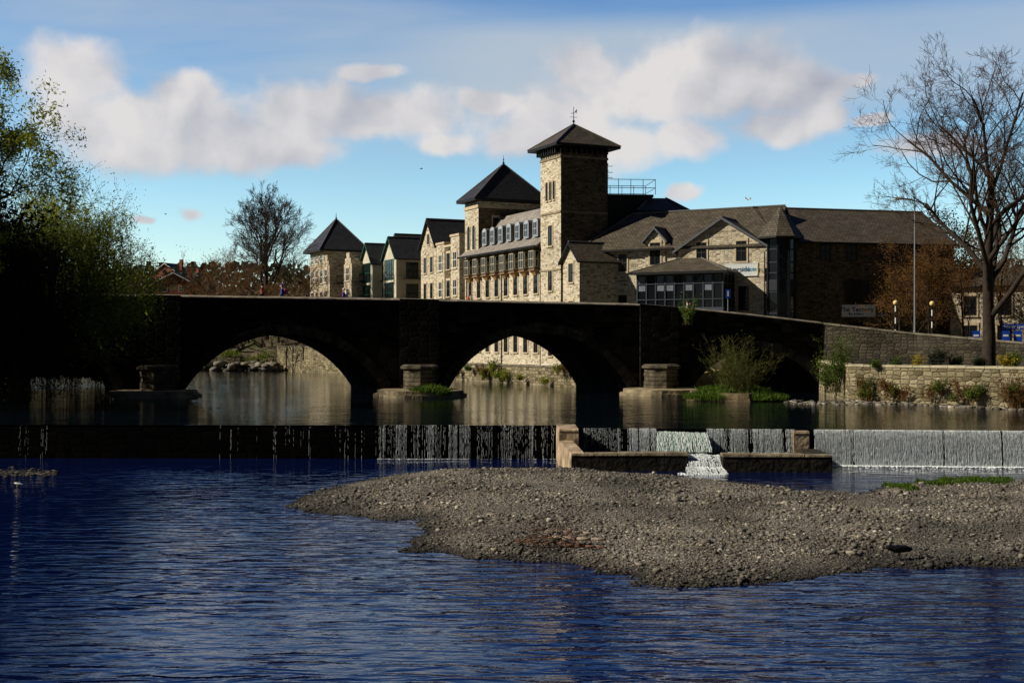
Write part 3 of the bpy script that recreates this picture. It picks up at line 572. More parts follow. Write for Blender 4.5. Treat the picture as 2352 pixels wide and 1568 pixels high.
oct_=lambda r_,z_:[Vector((r_*math.cos(math.pi/8+math.pi/4*k),r_*math.sin(math.pi/8+math.pi/4*k),z_)) for k in range(8)]
mb=MB(); mb.prism([(p.x,p.y) for p in oct_(1.2,0)],0,10.0); mb.obj('glazing',[GLASS],bt)
mb=MB()
for p in oct_(1.23,0): mb.box((p.x-.09,p.y-.09,0),(p.x+.09,p.y+.09,10.1))
for z_ in(2.6,3.6,5.4,7.0,7.9,9.0): mb.prism([(p.x,p.y) for p in oct_(1.25,0)],z_,z_+.12)
mb.prism([(p.x,p.y) for p in oct_(1.25,0)],5.6,6.5)
mb.obj('frame',[simple('navy_bay_frame',(.012,.015,.024),.5)],bt)
r=MB(); O8=oct_(2.0,10.1)
for k in range(8): r.poly([O8[k],O8[(k+1)%8],(0,0,12.8)])
r.prism([(p.x,p.y) for p in oct_(1.98,0)],9.95,10.09,2); r.obj('roof',[SLATE,LEAD,BLACK],bt)
rr_=thing('hotel_rear_wing','rear hotel wing with long dark slate ridge','hotel',Vector((kx(1400)*124,124,3)),math.radians(3))
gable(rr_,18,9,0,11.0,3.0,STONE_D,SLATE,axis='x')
pr=thing('plant_room','dark rooftop plant room with low hipped roof and safety railing','roof room',Vector((kx(1392)*119,119,12)),math.radians(5))
walls(pr,4.4,5,-8,5.7,simple('dark_cladding',(.03,.028,.028),.7)); walls(pr,4.8,5.4,5.7,5.95,BLACK,-.2,-.2,'flat_roof')
walls(pr,4.0,5,-8,4.0,STONE_D,3.2,-2.,'lower_wall'); pyramid(pr,3.0,-2.,7.3,3,4.2,1.5,.4,SLATE,hip=.8)
mb=MB()
for k in range(5): x=k*1.2; mb.tube((x,-.1,5.95),(x,-.1,7.4),.03,n=6); mb.tube((x,4.8,5.95),(x,4.8,7.4),.03,n=6)
for z_ in(6.6,7.4): mb.tube((0,-.1,z_),(4.8,-.1,z_),.03,n=6); mb.tube((0,4.8,z_),(4.8,4.8,z_),.03,n=6); mb.tube((4.8,-.1,z_),(4.8,4.8,z_),.03,n=6); mb.tube((0,-.1,z_),(0,4.8,z_),.03,n=6)
mb.obj('railing',[GREYF],pr)
mb=MB(); mb.tube((.2,.3,5.95),(.2,.3,9.0),.04,n=6)
for z_ in(7.6,8.1,8.7): mb.tube((-.3,.3,z_),(.7,.3,z_),.03,n=5); mb.tube((.2,-.2,z_+.1),(.2,.8,z_+.1),.03,n=5)
mb.obj('aerial',[BLACK],pr)
sdh=thing('satellite_dish','round white satellite dish on the slate roof','satellite dish',Vector((kx(1503)*117.5,117.5,15.7)),0)
mb=MB(); N=16
for k in range(N):
    a=2*math.pi*k/N;b=2*math.pi*(k+1)/N; mb.poly([(-.1,.15,0),(.5*math.cos(a),0,.5*math.sin(a)),(.5*math.cos(b),0,.5*math.sin(b))]) 
mb.tube((0,.1,0),(0,.3,-1.2),.05,n=6); mb.obj('dish',[WHITE],sdh)
def houseloc(px,Y,w): return Vector((kx(px)*Y,Y,3))-LX*w
h1=thing('riverside_flats','stone riverside flats with gabled front and dark slate roof','apartment house',houseloc(1002,150,5.2),PH)
gable(h1,5.2,11,0,12.6,3.2,STONE,SLATE_B,barge=BLACK)
for x in(1.5,3.7):
    for z_ in(4.,7.,10.2): window(h1,x,z_,.9,1.9,frame=FRAME,style=1)
window(h1,2.6,13.4,.8,1.3,style='arch')
for i,(px_,Yy,zt) in enumerate(((1021,147,12.4),(1055,141,12.9),(1040,144,11.9))):
    h=thing('riverside_flats','flat topped stone bay of the riverside flats with glazed balconies','apartment house',houseloc(px_,Yy,2.6),PH,group='stone bays of riverside flats')
    walls(h,2.6,7,0,zt,STONE if i<2 else STONE_D); walls(h,2.8,7.2,zt,zt+.25,DRESS,-.1,-.1,'coping')
    for z_ in(4.,7,10.2): window(h,1.3,z_,1.1,1.9,frame=WHITE if i<2 else FRAME,style=1); window(h,2.6,z_,1.2,2.1,y=3,rz=R90,frame=FRAME,surround=None,style=2)
    mb=MB()
    for z_ in(2.6,5.7,8.9):
        mb.box((2.603,1,z_),(3.8,6,z_+.15))
        for k in range(12): mb.tube((3.75,1.1+k*.43,z_+.15),(3.75,1.1+k*.43,z_+1.1),.03,n=4)
        mb.tube((3.75,1,z_+1.1),(3.75,6,z_+1.1),.04,n=5)
    o=mb.obj('balcony',[BLACK],h)
h=thing('riverside_flats','tall dark slate roofed block behind the riverside flats','apartment house',houseloc(985,158,6)+LY*2,PH); gable(h,6,14,0,12.4,3.0,STONE_D,SLATE_B,barge=BLACK)
for px_,Yy,ht,wd in((910,160,11.8,5.0),(856,168,11.6,5.0)):
    h=thing('green_trimmed_house','cream rendered gabled house with green timber glazing and balconies','house',houseloc(px_,Yy,wd),PH,group='green trimmed riverside houses')
    gable(h,wd,9.5,0,ht,2.6,CREAM,SLATE_B,barge=GREEN)
    for z_ in(4.2,7.2,10.2): window(h,wd/2-.2,z_,3.6,2.7,frame=GREEN,surround=None,style=3)
    for z_ in(4.2,7.2,10.): window(h,wd,z_,1.7,2.2,y=2.2,rz=R90,frame=GREEN,surround=None,style=1); window(h,wd,z_,1.7,2.2,y=5.4,rz=R90,frame=GREEN,surround=None,style=1)
    mb=MB()
    for z_ in(2.9,6.0,8.9):
        mb.box((wd+.003,1,z_),(wd+1.3,7,z_+.14))
        for k in range(14): mb.tube((wd+1.25,1.1+k*.44,z_+.14),(wd+1.25,1.1+k*.44,z_+1.1),.03,n=4)
        mb.tube((wd+1.25,1,z_+1.1),(wd+1.25,7,z_+1.1),.04,n=5)
    mb.obj('balcony',[BLACK],h)
h=thing('green_trimmed_house','gabled house with steep dark slate roof behind','house',houseloc(925,168,5),PH,group='green trimmed riverside houses'); gable(h,5,10,0,13.2,2.3,CREAM,SLATE_B,barge=GREEN)
ct=thing('riverside_tower_house','square stone tower house with broad slate pyramid roof','tower house',houseloc(744,183,7.4),PH)
walls(ct,7.4,6.0,0,14.2,STONE); shade_cheek(ct,7.4,6.0,0,11.95); pyramid(ct,0,0,7.4,6.0,14.4,5.0,.9,SLATE_B); finial(ct,3.7,3.0,19.3); walls(ct,7.5,6.1,12.,12.25,DRESS,-.05,-.05,'string_course')
for x in(1.3,3.7,6.1):
    window(ct,x,13.1,1.5,1.3,frame=WHITE,style=1)
    for z_ in(4,7.2,10.4): window(ct,x,z_,1.3,2.1,frame=WHITE,style=1)
for px_,Yy in((757,176),(808,171)):
    h=thing('stepped_gable_bay','stone bay with stepped gable top and white windows','house bay',houseloc(px_,Yy,3.6),PH,group='stepped stone bays of riverside flats')
    mb=MB(); mb.box((0,0,0),(3.6,8,11.6)); mb.box((.5,0,11.6),(3.1,8,12.4)); mb.box((1.1,0,12.4),(2.5,8,13.2)); mb.obj('wall',[STONE],h)
    for z_ in(4,7.2,10.2): window(h,1.8,z_,1.4,1.9,frame=WHITE,style=1)
    mb=MB()
    for z_ in(2.9,6.0,9.0):
        mb.box((3.603,.6,z_),(4.9,6,z_+.14)); mb.tube((4.85,.6,z_+1.1),(4.85,6,z_+1.1),.05,n=5)
        for k in range(10): mb.tube((4.85,.7+k*.55,z_+.1),(4.85,.7+k*.55,z_+1.1),.03,n=4)
    mb.obj('balcony',[BLACK],h)
h=thing('riverside_flats','dark stone link range with slate roof between the flats','apartment house',houseloc(800,180,3)+LY*2,PH); gable(h,5,16,0,11.2,1.6,STONE_D,SLATE_B,barge=BLACK)
sh=thing('stone_shop','sunlit stone shop building with blue fascia signs','shop',Vector((kx(2183)*108,108,2)),math.radians(-22))
gable(sh,16,9,0,6.6,1.6,STONE,SLATE,axis='x',ov=.2)
for x in(1.6,4.4,7.4): window(sh,x,4.9,1.1,1.7); window(sh,x,2.2,1.2,2.)
s2=thing('shop_sign','blue shop fascia sign with white lettering','sign',Vector((kx(2330)*100,100,0))+Vector((0,0,zz(750,100))),math.radians(-18))
mb=MB(); mb.box((-.9,-.1,-.22),(1.9,0,.22)); mb.box((-.85,-.1,-2.6),(-.77,0,-.22),1);mb.box((1.4,-.1,-2.6),(1.5,0,-.22),1); mb.obj('panel',[BLUE,BLACK],s2); text(s2,'Water Sports',-.8,-.11,0,.33,WHITE)
for px_,wd in((2242,.6),(2310,.6),(2338,.6)):
    p=thing('blue_banner','blue upright banner board outside the shop','banner',Vector((kx(px_)*98,98,2.3)),math.radians(-10),group='blue shop banners')
    mb=MB(); mb.box((-wd/2,-.04,1.05),(wd/2,0,2.35)); mb.tube((-wd/2+.05,.03,0),(-wd/2+.05,.03,2.35),.03,n=5,m=1); mb.tube((wd/2-.05,.03,0),(wd/2-.05,.03,2.35),.03,n=5,m=1); mb.box((-wd/2+.1,-.05,1.9),(wd/2-.1,-.041,2.05),1); mb.obj('board',[BLUE,WHITE],p)
RED=simple('red_brick',(.25,.08,.05),.9,.2); 
for px_,py_,Yy,ww,m_ in((384,628,330,8,RED),(412,630,335,9,WHITE),(398,650,310,10,RED),(438,634,345,8,CREAM),(425,652,320,7,CREAM)):
    zb=float(ground_h(np.array([kx(px_)*Yy]),np.array([Yy]))[0]); zt=zz(py_,Yy)
    h=thing('hillside_house','small distant house with dark slate roof on the hill','house',Vector((kx(px_)*Yy-ww/2,Yy,zb-1)),random.uniform(-.5,.2),group='distant hillside houses')
    gable(h,ww,7,0,max(3,zt-zb+1),2.6,m_,SLATE_B,axis='x' if px_%2 else 'y',barge=WHITE); window(h,ww*.3,max(3,zt-zb+1)-1.5,1.2,1.4,surround=None,frame=WHITE); window(h,ww*.7,max(3,zt-zb+1)-1.5,1.2,1.4,surround=None,frame=WHITE)
    mb=MB(); mb.box((ww*.8,3,max(3,zt-zb+1)),(ww*.8+.8,3.8,max(3,zt-zb+1)+3.8)); mb.obj('chimney',[RED],h)
# ---------------------------------------------------------------- street furniture
def gz(x,y): return float(ground_h(np.array([x]),np.array([y]))[0])
Yy=94; X0=kx(2101)*Yy; zb=gz(X0,Yy); zt=zz(458,Yy)
lp=thing('street_lamp','tall galvanised lamp column with floodlights on a short cross arm','street lamp',(X0,Yy,zb)); H_=zt-zb
mb=MB(); mb.tube((0,0,0),(0,0,1.5),.11,.11); mb.tube((0,0,1.5),(0,0,H_+.3),.075,.04); mb.obj('pole',[STEEL],lp)
mb=MB(); mb.tube((-.1,0,H_),(-.95,0,H_+.08),.04,n=6); mb.tube((.1,0,H_),(.3,0,H_-.1),.04,n=6); mb.tube((0,0,H_+.3),(-.3,0,H_+.75),.03,n=6); mb.obj('arm',[STEEL],lp)
mb=MB(); mb.hexa([(-1.6,-.15,H_-.02),(-.9,-.15,H_-.02),(-.9,.15,H_-.02),(-1.6,.15,H_-.02),(-1.45,-.1,H_+.16),(-.9,-.1,H_+.2),(-.9,.1,H_+.2),(-1.45,.1,H_+.16)]); mb.obj('lamp_head',[SIGNW],lp)
YEL=simple('amber_globe',(.85,.62,.25),.35,.05)
for px_,py_ in((2057,695),(2141,697)):
    Yy=93; X0=kx(px_)*Yy; zg=zz(py_,Yy); zb=gz(X0,Yy)
    b=thing('belisha_beacon','black and white striped crossing beacon with amber globe','crossing beacon',(X0,Yy,zb),group='zebra crossing beacons'); H_=zg-zb
    mb=MB(); k=0; z_=0
    while z_<H_-.2: mb.tube((0,0,z_),(0,0,min(z_+.45,H_-.18)),.055,n=10,m=k%2); z_+=.45; k+=1
    mb.tube((0,0,H_-.22),(0,0,H_-.15),.09,n=10,m=1); mb.obj('pole',[WHITE,BLACK],b)
    mb=MB(); mb.ball((0,0,0),.19,n=14,k=10); o=mb.obj('globe',[YEL],b,smooth=True); o.location=(0,0,H_)
X0=kx(1672)*102.6; zb=gz(X0,102.6)
b=thing('street_sign','small blue traffic sign on a grey post','sign',(X0,102.6,zb)); H_=zz(664,102.6)-zb
mb=MB(); mb.tube((0,0,0),(0,0,H_),.04); mb.obj('post',[STEEL],b); mb=MB(); mb.box((-.2,-.06,H_-.75),(.2,-.04,H_)); mb.box((-.07,-.07,H_-.6),(.07,-.061,H_-.15),1); mb.obj('plate',[BLUE,WHITE],b)
pa=Vector((21.9,79.2,2.3)); pb=Vector((26,73.6,2.3))
rl=thing('garden_railing','low dark metal railing along the top of the river wall','railing',pa); mb=MB(); N=10
for k in range(N+1): p=pa.lerp(pb,k/N); mb.tube(p,p+Vector((0,0,.42)),.025,n=5)
for h_ in(.22,.42): mb.tube(pa+Vector((0,0,h_)),pb+Vector((0,0,h_)),.022,n=5)
mb.obj('rail',[BLACK],rl,True)
# ---------------------------------------------------------------- weir
WM1=rubble('wet_weir_stone',[(.002,.002,.002),(.0045,.004,.004),(.007,.006,.005)],(.002,.002,.002),1.6,3.5,.008,.6,spec=.02)
wr=thing('weir','low dark stone weir across the river with thin falling water','weir',(0,56,-2)); mb=MB()
for (x0,y0),(x1,y1) in zip(WEIR[:-1],WEIR[1:]):
    mb.hexa([(x0,y0-.25,-3),(x1,y1-.25,-3),(x1,y1+1.2,-3),(x0,y0+1.2,-3),(x0,y0,-.06),(x1,y1,-.06),(x1,y1+1.2,-.1),(x0,y0+1.2,-.1)])
mb.obj('weir_wall',[WM1],wr,True)
FOAM=simple('white_water',(.78,.83,.86),.5,.12,5.)
STR=simple('thin_water_strand',(.62,.67,.70),.3,.3,6.)
def weiry(x): return float(np.interp(x,[a for a,_ in WEIR],[b for _,b in WEIR]))
strands=[]
def addstr(x0,x1,N,wid,zt=0.02,zb=-1.5,full=.6,th=-.12,gap=.25):
    for _ in range(N):
        x=random.uniform(x0,x1)
        if mn.noise(Vector((x*2.1,0,5)))<th and random.random()<.8: continue
        y=weiry(x); ww=wid*random.uniform(.35,1.5); ns=12; a=random.random()*.35 if random.random()>full else 0; b_=1 if random.random()<.7 else random.uniform(.4,1)
        pts=[]
        for j in range(ns+1):
            t=a+(b_-a)*j/ns; pts.append((x+random.uniform(-.007,.007),y-.05-.24*math.sqrt(t)-random.random()*.03,zt+(zb-zt)*t*(.35+.65*t)))
        for p,q in zip(pts[:-1],pts[1:]):
            if random.random()>gap: strands.append((p,q,ww,ww*random.uniform(.5,1.2)))
def px2x(px,Y=54): return kx(px)*Y
addstr(px2x(30,56),px2x(110,56),14,.0035,full=.2,gap=.5); addstr(px2x(500,56),px2x(880,56),40,.0035,full=.2,gap=.55); addstr(px2x(870,56),px2x(1080,56),430,.0034,th=0.0,gap=.45); addstr(px2x(1080,56),px2x(1275,56),160,.0032,full=.4,gap=.5)
addstr(px2x(1340,54),px2x(1440,54),90,.0035,zb=-.95,gap=.4); addstr(px2x(1440,54),px2x(1505,54),280,.005,zb=-.95); addstr(px2x(1622,53.6),px2x(1820,53.6),750,.0042,zb=-.95,gap=.35)
addstr(px2x(1866,53.4),px2x(2420,52.6),4200,.0048,th=-.35,gap=.33)
def tubes(segs,n):
    P0=np.array([s[0] for s in segs],float);P1=np.array([s[1] for s in segs],float);r0=np.array([s[2] for s in segs]);r1=np.array([s[3] for s in segs])
    d=P1-P0; d/=np.linalg.norm(d,axis=1,keepdims=True)+1e-9; up=np.where(np.abs(d[:,2:3])>.9,np.array([[1.,0,0]]),np.array([[0,0,1.]])); a=np.cross(d,up); a/=np.linalg.norm(a,axis=1,keepdims=True)+1e-9; b=np.cross(d,a)
    th=2*np.pi*np.arange(n)/n; c=np.cos(th)[None,:,None]; s=np.sin(th)[None,:,None]
    R=a[:,None]*c+b[:,None]*s; V=np.concatenate([P0[:,None]+R*r0[:,None,None],P1[:,None]+R*r1[:,None,None]],1)
    N=len(segs); base=(np.arange(N)*2*n)[:,None]; k=np.arange(n); k2=(k+1)%n
    Fc=np.stack([base+k,base+k2,base+n+k2,base+n+k],-1).reshape(-1,4); return V.reshape(-1,3),Fc
V,Fc=tubes(strands,4); o=npobj('falling_water',V,Fc,STR,wr,(0,56,-2)); o['kind']='stuff'
t=(1+5**.5)/2
IV=np.array([(-1,t,0),(1,t,0),(-1,-t,0),(1,-t,0),(0,-1,t),(0,1,t),(0,-1,-t),(0,1,-t),(t,0,-1),(t,0,1),(-t,0,-1),(-t,0,1)],float)/math.sqrt(1+t*t)
IF=np.array([(0,11,5),(0,5,1),(0,1,7),(0,7,10),(0,10,11),(1,5,9),(5,11,4),(11,10,2),(10,7,6),(7,1,8),(3,9,4),(3,4,2),(3,2,6),(3,6,8),(3,8,9),(4,9,5),(2,4,11),(6,2,10),(8,6,7),(9,8,1)])
def lumps(C,S,jit=.25):
    N=len(C); R=1+np.random.uniform(-jit,jit,(N,12,1)); a=np.random.uniform(0,6.28,N); v=IV[None]*R*S[:,None,:]
    ca,sa=np.cos(a)[:,None],np.sin(a)[:,None]; x=v[:,:,0]*ca-v[:,:,1]*sa; y=v[:,:,0]*sa+v[:,:,1]*ca; V=np.stack([x,y,v[:,:,2]],-1)+C[:,None]
    Fc=(IF[None]+(np.arange(N)*12)[:,None,None]).reshape(-1,3); return V.reshape(-1,3),Fc
fo=[];fs=[]
def foam(x0,x1,N,zb,yo,sp,sz):
    for _ in range(N):
        x=random.uniform(x0,x1); fo.append((x,weiry(x)+yo-abs(random.gauss(0,sp)),zb)); s=sz*random.uniform(.4,1.4); fs.append((s*2.2,s,s*.35))
foam(px2x(1866,53),px2x(2420,52),1800,-1.49,-.3,.16,.05); foam(px2x(870,56),px2x(1075,56),170,-1.49,-.3,.07,.022); foam(px2x(1075,56),px2x(1275,56),30,-1.49,-.3,.07,.02)
foam(px2x(1440,54),px2x(1820,54),200,-.97,-.28,.08,.025); foam(px2x(1866,53),px2x(2420,52),120,-1.5,-.8,.7,.03)
V,Fc=lumps(np.array(fo),np.array(fs)); o=npobj('foam',V,Fc,FOAM,wr,(0,56,-2),smooth=True); o['kind']='stuff'
CONC=simple('weathered_concrete',(.40,.30,.20),.9,.6,1.6,.06,bscale=4); DARKB=simple('dark_basin_stone',(.022,.018,.012),.9,.7,1.5,.06,bscale=4); WALLT=simple('brown_concrete_top',(.20,.16,.105),.9,.7,1.6,.06,bscale=4)  # near-black stone for basin faces, lighter brown for their cap stones
fp=thing('fish_pass','low concrete fish pass basin built against the weir','fish pass',(5,51,-2))
def bx(px0,px1,py0,Y0,Y1,zb,mat,name,topm):
    x0,x1=kx(px0)*Y0,kx(px1)*Y0; zt=zz(py0,Y0); mb=MB(); N=max(1,int((x1-x0)/.9)); jt=[random.uniform(-.04,.02) for _ in range(N+1)]
    mb.box((x0,Y0,zb),(x1,Y1,zt-.12),0)
    for k in range(N):
        xa=x0+(x1-x0)*k/N+.006; xb=x0+(x1-x0)*(k+1)/N-.006; za,zb_=zt+jt[k],zt+jt[k]+random.uniform(-.01,.01)
        mb.hexa([(xa,Y0-.03,zt-.12),(xb,Y0-.03,zt-.12),(xb,Y1,zt-.12),(xa,Y1,zt-.12),(xa,Y0+.02,za),(xb,Y0+.02,zb_),(xb,Y1,zb_),(xa,Y1,za)],1)
    o=mb.obj(name,[mat,topm],fp,True); md=o.modifiers.new('b','BEVEL'); md.width=.03; md.segments=2; return o
bx(1312,1582,1040,50.6,51.3,-2.5,DARKB,'front_wall',WALLT); bx(1660,1912,1043,50.2,50.9,-2.5,DARKB,'front_wall',WALLT)
bx(1283,1330,984,53.0,55.9,-2.5,CONC,'post',CONC); bx(1822,1860,990,53.0,54.1,-2.5,CONC,'post',CONC)
x0=kx(1284)*53
mb=MB(); mb.hexa([(kx(1312)*50.6,50.62,-2.5),(kx(1326)*50.6+.3,50.62,-2.5),(x0+.6,53,-2.5),(x0,53,-2.5),(kx(1312)*50.6,50.62,-.78),(kx(1326)*50.6+.3,50.62,-.78),(x0+.6,53,-.45),(x0,53,-.45)]); mb.obj('side_wall',[CONC],fp,True)
mb=MB(); xr=kx(1912)*50.2; mb.box((xr-.7,50.92,-2.5),(xr,53.2,-.8)); mb.obj('side_wall',[DARKB],fp,True)
mb=MB(); mb.box((kx(1330)*51,51.2,-2.4),(kx(1900)*51,53.9,-1.0)); mb.obj('basin_water',[WUP],fp,True)
def sheet(name,x0,x1,y0,z0,y1,z1,N,mat,wd=.02,keep=.82):
    segs=[]
    for _ in range(N):
        x=random.uniform(x0,x1); xe=x+random.uniform(-.08,.08)+(x-(x0+x1)/2)*.12; pr=None
        for j in range(11):
            t=j/10; p=(x+(xe-x)*t+random.uniform(-.02,.02),y0+(y1-y0)*t**.8-random.random()*.06,z0+(z1-z0)*(t**1.6)+random.random()*.04)
            if pr and random.random()<keep: segs.append((pr,p,random.uniform(.3,1.4)*wd,random.uniform(.2,1.3)*wd))
            pr=p
    V,Fc=tubes(segs,4); o=npobj(name,V,Fc,mat,fp,(5,51,-2)); return o
PALE=simple('pale_green_water',(.45,.58,.52),.4,.4,7.)
mb=MB(); mb.hexa([(kx(1508)*54,52.75,-2.4),(kx(1618)*54,52.75,-2.4),(kx(1618)*54,54.05,-2.4),(kx(1508)*54,54.05,-2.4),(kx(1508)*54,52.85,-.99),(kx(1618)*54,52.85,-.99),(kx(1618)*54,54.05,-.2),(kx(1508)*54,54.05,-.2)]); mb.obj('ramp',[DARKB],fp,True)
sheet('cascade',kx(1508)*54,kx(1618)*54,54.1,-.13,52.75,-.93,360,PALE,.010,.78); sheet('cascade',kx(1508)*54,kx(1618)*54,54.1,-.11,52.7,-.93,110,FOAM,.009,.5)
sheet('cascade',kx(1582)*51,kx(1655)*51,51.4,-.93,50.3,-1.35,150,FOAM,.010,.7); sheet('cascade',kx(1576)*50.3,kx(1658)*50.3,50.35,-1.33,49.5,-1.52,150,FOAM,.010,.75)
mb=MB(); mb.box((kx(1580)*51,50.3,-2.4),(kx(1657)*51,51.1,-1.36)); mb.obj('step',[DARKB],fp,True)
fo=[];fs=[]
for _ in range(260):
    fo.append((random.uniform(kx(1560)*49.6,kx(1665)*49.6),49.45+random.gauss(0,.25),-1.5)); s=random.uniform(.012,.045); fs.append((s*1.8,s,s*.5))
for _ in range(150):
    fo.append((random.uniform(kx(1500)*53,kx(1622)*53),52.7+random.gauss(0,.15),-.98)); s=random.uniform(.012,.04); fs.append((s*1.8,s,s*.5))
V,Fc=lumps(np.array(fo),np.array(fs)); o=npobj('foam',V,Fc,FOAM,fp,(5,51,-2),smooth=True); o['kind']='stuff'
# ---------------------------------------------------------------- gravel bar
gp=[(655,1162),(740,1128),(850,1102),(990,1084),(1150,1080),(1300,1080),(1500,1092),(1700,1112),(1850,1130),(1960,1138),(2040,1118),(2150,1108),(2352,1112)]
gp2=[(2352,1298),(2200,1300),(2020,1303),(1850,1325),(1700,1338),(1560,1348),(1445,1342),(1455,1322),(1380,1300),(1180,1284),(1040,1275),(945,1262),(955,1245),(990,1220),(940,1195),(870,1186),(760,1180)]
GP=[tuple(onlow(*p)[:2]) for p in gp]+[(30,46),(34,40),(34,29)]+[tuple(onlow(*p)[:2]) for p in gp2]; GP=np.array(GP)
def nz(xx,yy,f,o): return np.array([mn.noise(Vector((a*f,b*f,o))) for a,b in zip(np.ravel(xx),np.ravel(yy))]).reshape(np.shape(xx))
def bar_h(X,Y):
    s=sdist(X,Y,GP); h=np.where(s>0,.02+.55*(1-np.exp(-s/3.6)),.02+.18*s)
    h=h+np.where(s>0,1,0)*.07*np.sin(X*.8+.5*np.sin(Y*.7))*np.sin(Y*.9+X*.3)*np.clip(s,0,1)
    return -1.5+h,s
xs=np.arange(-9,32,.16); ys=np.arange(24.5,54.5,.16); X,Y=np.meshgrid(xs,ys)
wob=nz(X,Y,.9,2); wo2=nz(X,Y,2.5,4)
Z,s=bar_h(X+wob*.3+wo2*.12,Y+wob*.4+wo2*.15); Z+=nz(X,Y,3.1,0)*.03+nz(X,Y,.6,9)*.07
nx,ny=len(xs),len(ys); V=np.stack([X.ravel(),Y.ravel(),Z.ravel()],1); I=np.arange(nx*ny).reshape(ny,nx); Fq=np.stack([I[:-1,:-1],I[:-1,1:],I[1:,1:],I[1:,:-1]],-1).reshape(-1,4)
def gravelmat(name,island):
    m,n,l,b=nt(name); tc=n.new('ShaderNodeTexCoord')
    cols=[(0,(.05,.047,.042)),(.25,(.13,.12,.105)),(.5,(.20,.18,.15)),(.7,(.165,.165,.165)),(.85,(.27,.24,.195)),(.965,(.36,.33,.28)),(1,(.66,.63,.58))]
    if island:
        g=n.new('ShaderNodeNewGeometry'); f=g.outputs['Random Per Island']
    else:
        v=n.new('ShaderNodeTexVoronoi'); v.inputs['Scale'].default_value=22; l.new(tc.outputs['Object'],v.inputs['Vector']); sp=n.new('ShaderNodeSeparateColor'); l.new(v.outputs['Color'],sp.inputs['Color']); f=sp.outputs['Red']
        bu=n.new('ShaderNodeBump'); bu.invert=True; bu.inputs['Distance'].default_value=.035; l.new(v.outputs['Distance'],bu.inputs['Height']); l.new(bu.outputs['Normal'],b.inputs['Normal'])
    r=ramp(n,cols); l.new(f,r.inputs['Fac'])
    no=n.new('ShaderNodeTexNoise'); no.inputs['Scale'].default_value=.35; no.inputs['Detail'].default_value=5; l.new(tc.outputs['Object'],no.inputs['Vector']); r2=ramp(n,[(.35,(.58,.57,.55)),(.65,(1.15,1.1,1.04))]); l.new(no.outputs['Fac'],r2.inputs['Fac'])
    q=n.new('ShaderNodeMix'); q.data_type='RGBA'; q.blend_type='MULTIPLY'; q.inputs['Factor'].default_value=1; l.new(r.outputs['Color'],q.inputs['A']); l.new(r2.outputs['Color'],q.inputs['B'])
    ge=n.new('ShaderNodeNewGeometry'); sz=n.new('ShaderNodeSeparateXYZ'); l.new(ge.outputs['Position'],sz.inputs[0]); mr=n.new('ShaderNodeMapRange'); mr.inputs['From Min'].default_value=-1.5; mr.inputs['From Max'].default_value=-1.30; mr.inputs['To Min'].default_value=.2; l.new(sz.outputs['Z'],mr.inputs['Value'])
    q3=n.new('ShaderNodeVectorMath'); q3.operation='SCALE'; l.new(q.outputs['Result'],q3.inputs[0]); l.new(mr.outputs[0],q3.inputs['Scale'])
    l.new(q3.outputs[0],b.inputs['Base Color']); b.inputs['Roughness'].default_value=.85; b.inputs['Specular IOR Level'].default_value=.15; return m
tag(npobj('gravel_bar',V,Fq,gravelmat('river_gravel',False),smooth=True),'grey brown gravel bank in the river','gravel bank',kind='structure')
GST=gravelmat('gravel_stones',True)
N=86000; yy=24.5+30*np.random.rand(N*2)**1.2; xx=np.random.uniform(-9,27,N*2); ok=(np.abs(xx)<yy*.43+1); xx=xx[ok];yy=yy[ok]
wob=nz(xx,yy,.9,2); wo2=nz(xx,yy,2.5,4); zz_,s=bar_h(xx+wob*.3+wo2*.12,yy+wob*.4+wo2*.15); ok=s>-.25; xx,yy,zz_=xx[ok][:N],yy[ok][:N],zz_[ok][:N]
zz_=zz_+nz(xx,yy,3.1,0)*.03+nz(xx,yy,.6,9)*.07
patch=nz(xx,yy,.5,7)
sz=np.random.lognormal(-3.8,.48,len(xx))*(1+.7*patch); sz=np.clip(sz,.009,.13)
S=np.stack([sz*np.random.uniform(.9,1.6,len(sz)),sz*np.random.uniform(.7,1.1,len(sz)),sz*np.random.uniform(.35,.75,len(sz))],1)
V,Fc=lumps(np.stack([xx,yy,zz_+S[:,2]*.35],1),S,.3); tag(npobj('gravel_stones',V,Fc,GST),'loose pebbles and cobbles covering the gravel bank','stones',kind='stuff')
C=[];S=[]
for _ in range(300):
    p=onlow(random.uniform(-40,130),random.gauss(1086,4)); C.append(p); s=random.uniform(.03,.12); S.append((s*1.6,s,s*.5))
for _ in range(90):
    p=onlow(random.uniform(340,900),random.gauss(1182,5)); C.append(p-Vector((0,0,.03))); s=random.uniform(.03,.08); S.append((s*1.6,s,s*.5))
for _ in range(200):
    a=random.random(); C.append((21.5+7.1*a-random.random()*.8,79-10*a-random.random()*.9,0.)) ; s=random.uniform(.06,.2); S.append((s*1.6,s,s*.6))
for _ in range(120):
    C.append((random.uniform(17,23),random.uniform(74,80),-.03)) ; s=random.uniform(.06,.2); S.append((s*1.6,s,s*.6))
for _ in range(260):
    a=random.random(); C.append((-50+a*20+random.gauss(0,.6),166-a*3.+random.gauss(-1,1.6),.05+random.random()*.9)) ; s=random.uniform(.2,.7); S.append((s*1.6,s,s*.7))
V,Fc=lumps(np.array([tuple(c) for c in C]),np.array(S),.3); tag(npobj('shore_stones',V,Fc,GST),'scattered wet stones along the water margins','stones',kind='stuff')
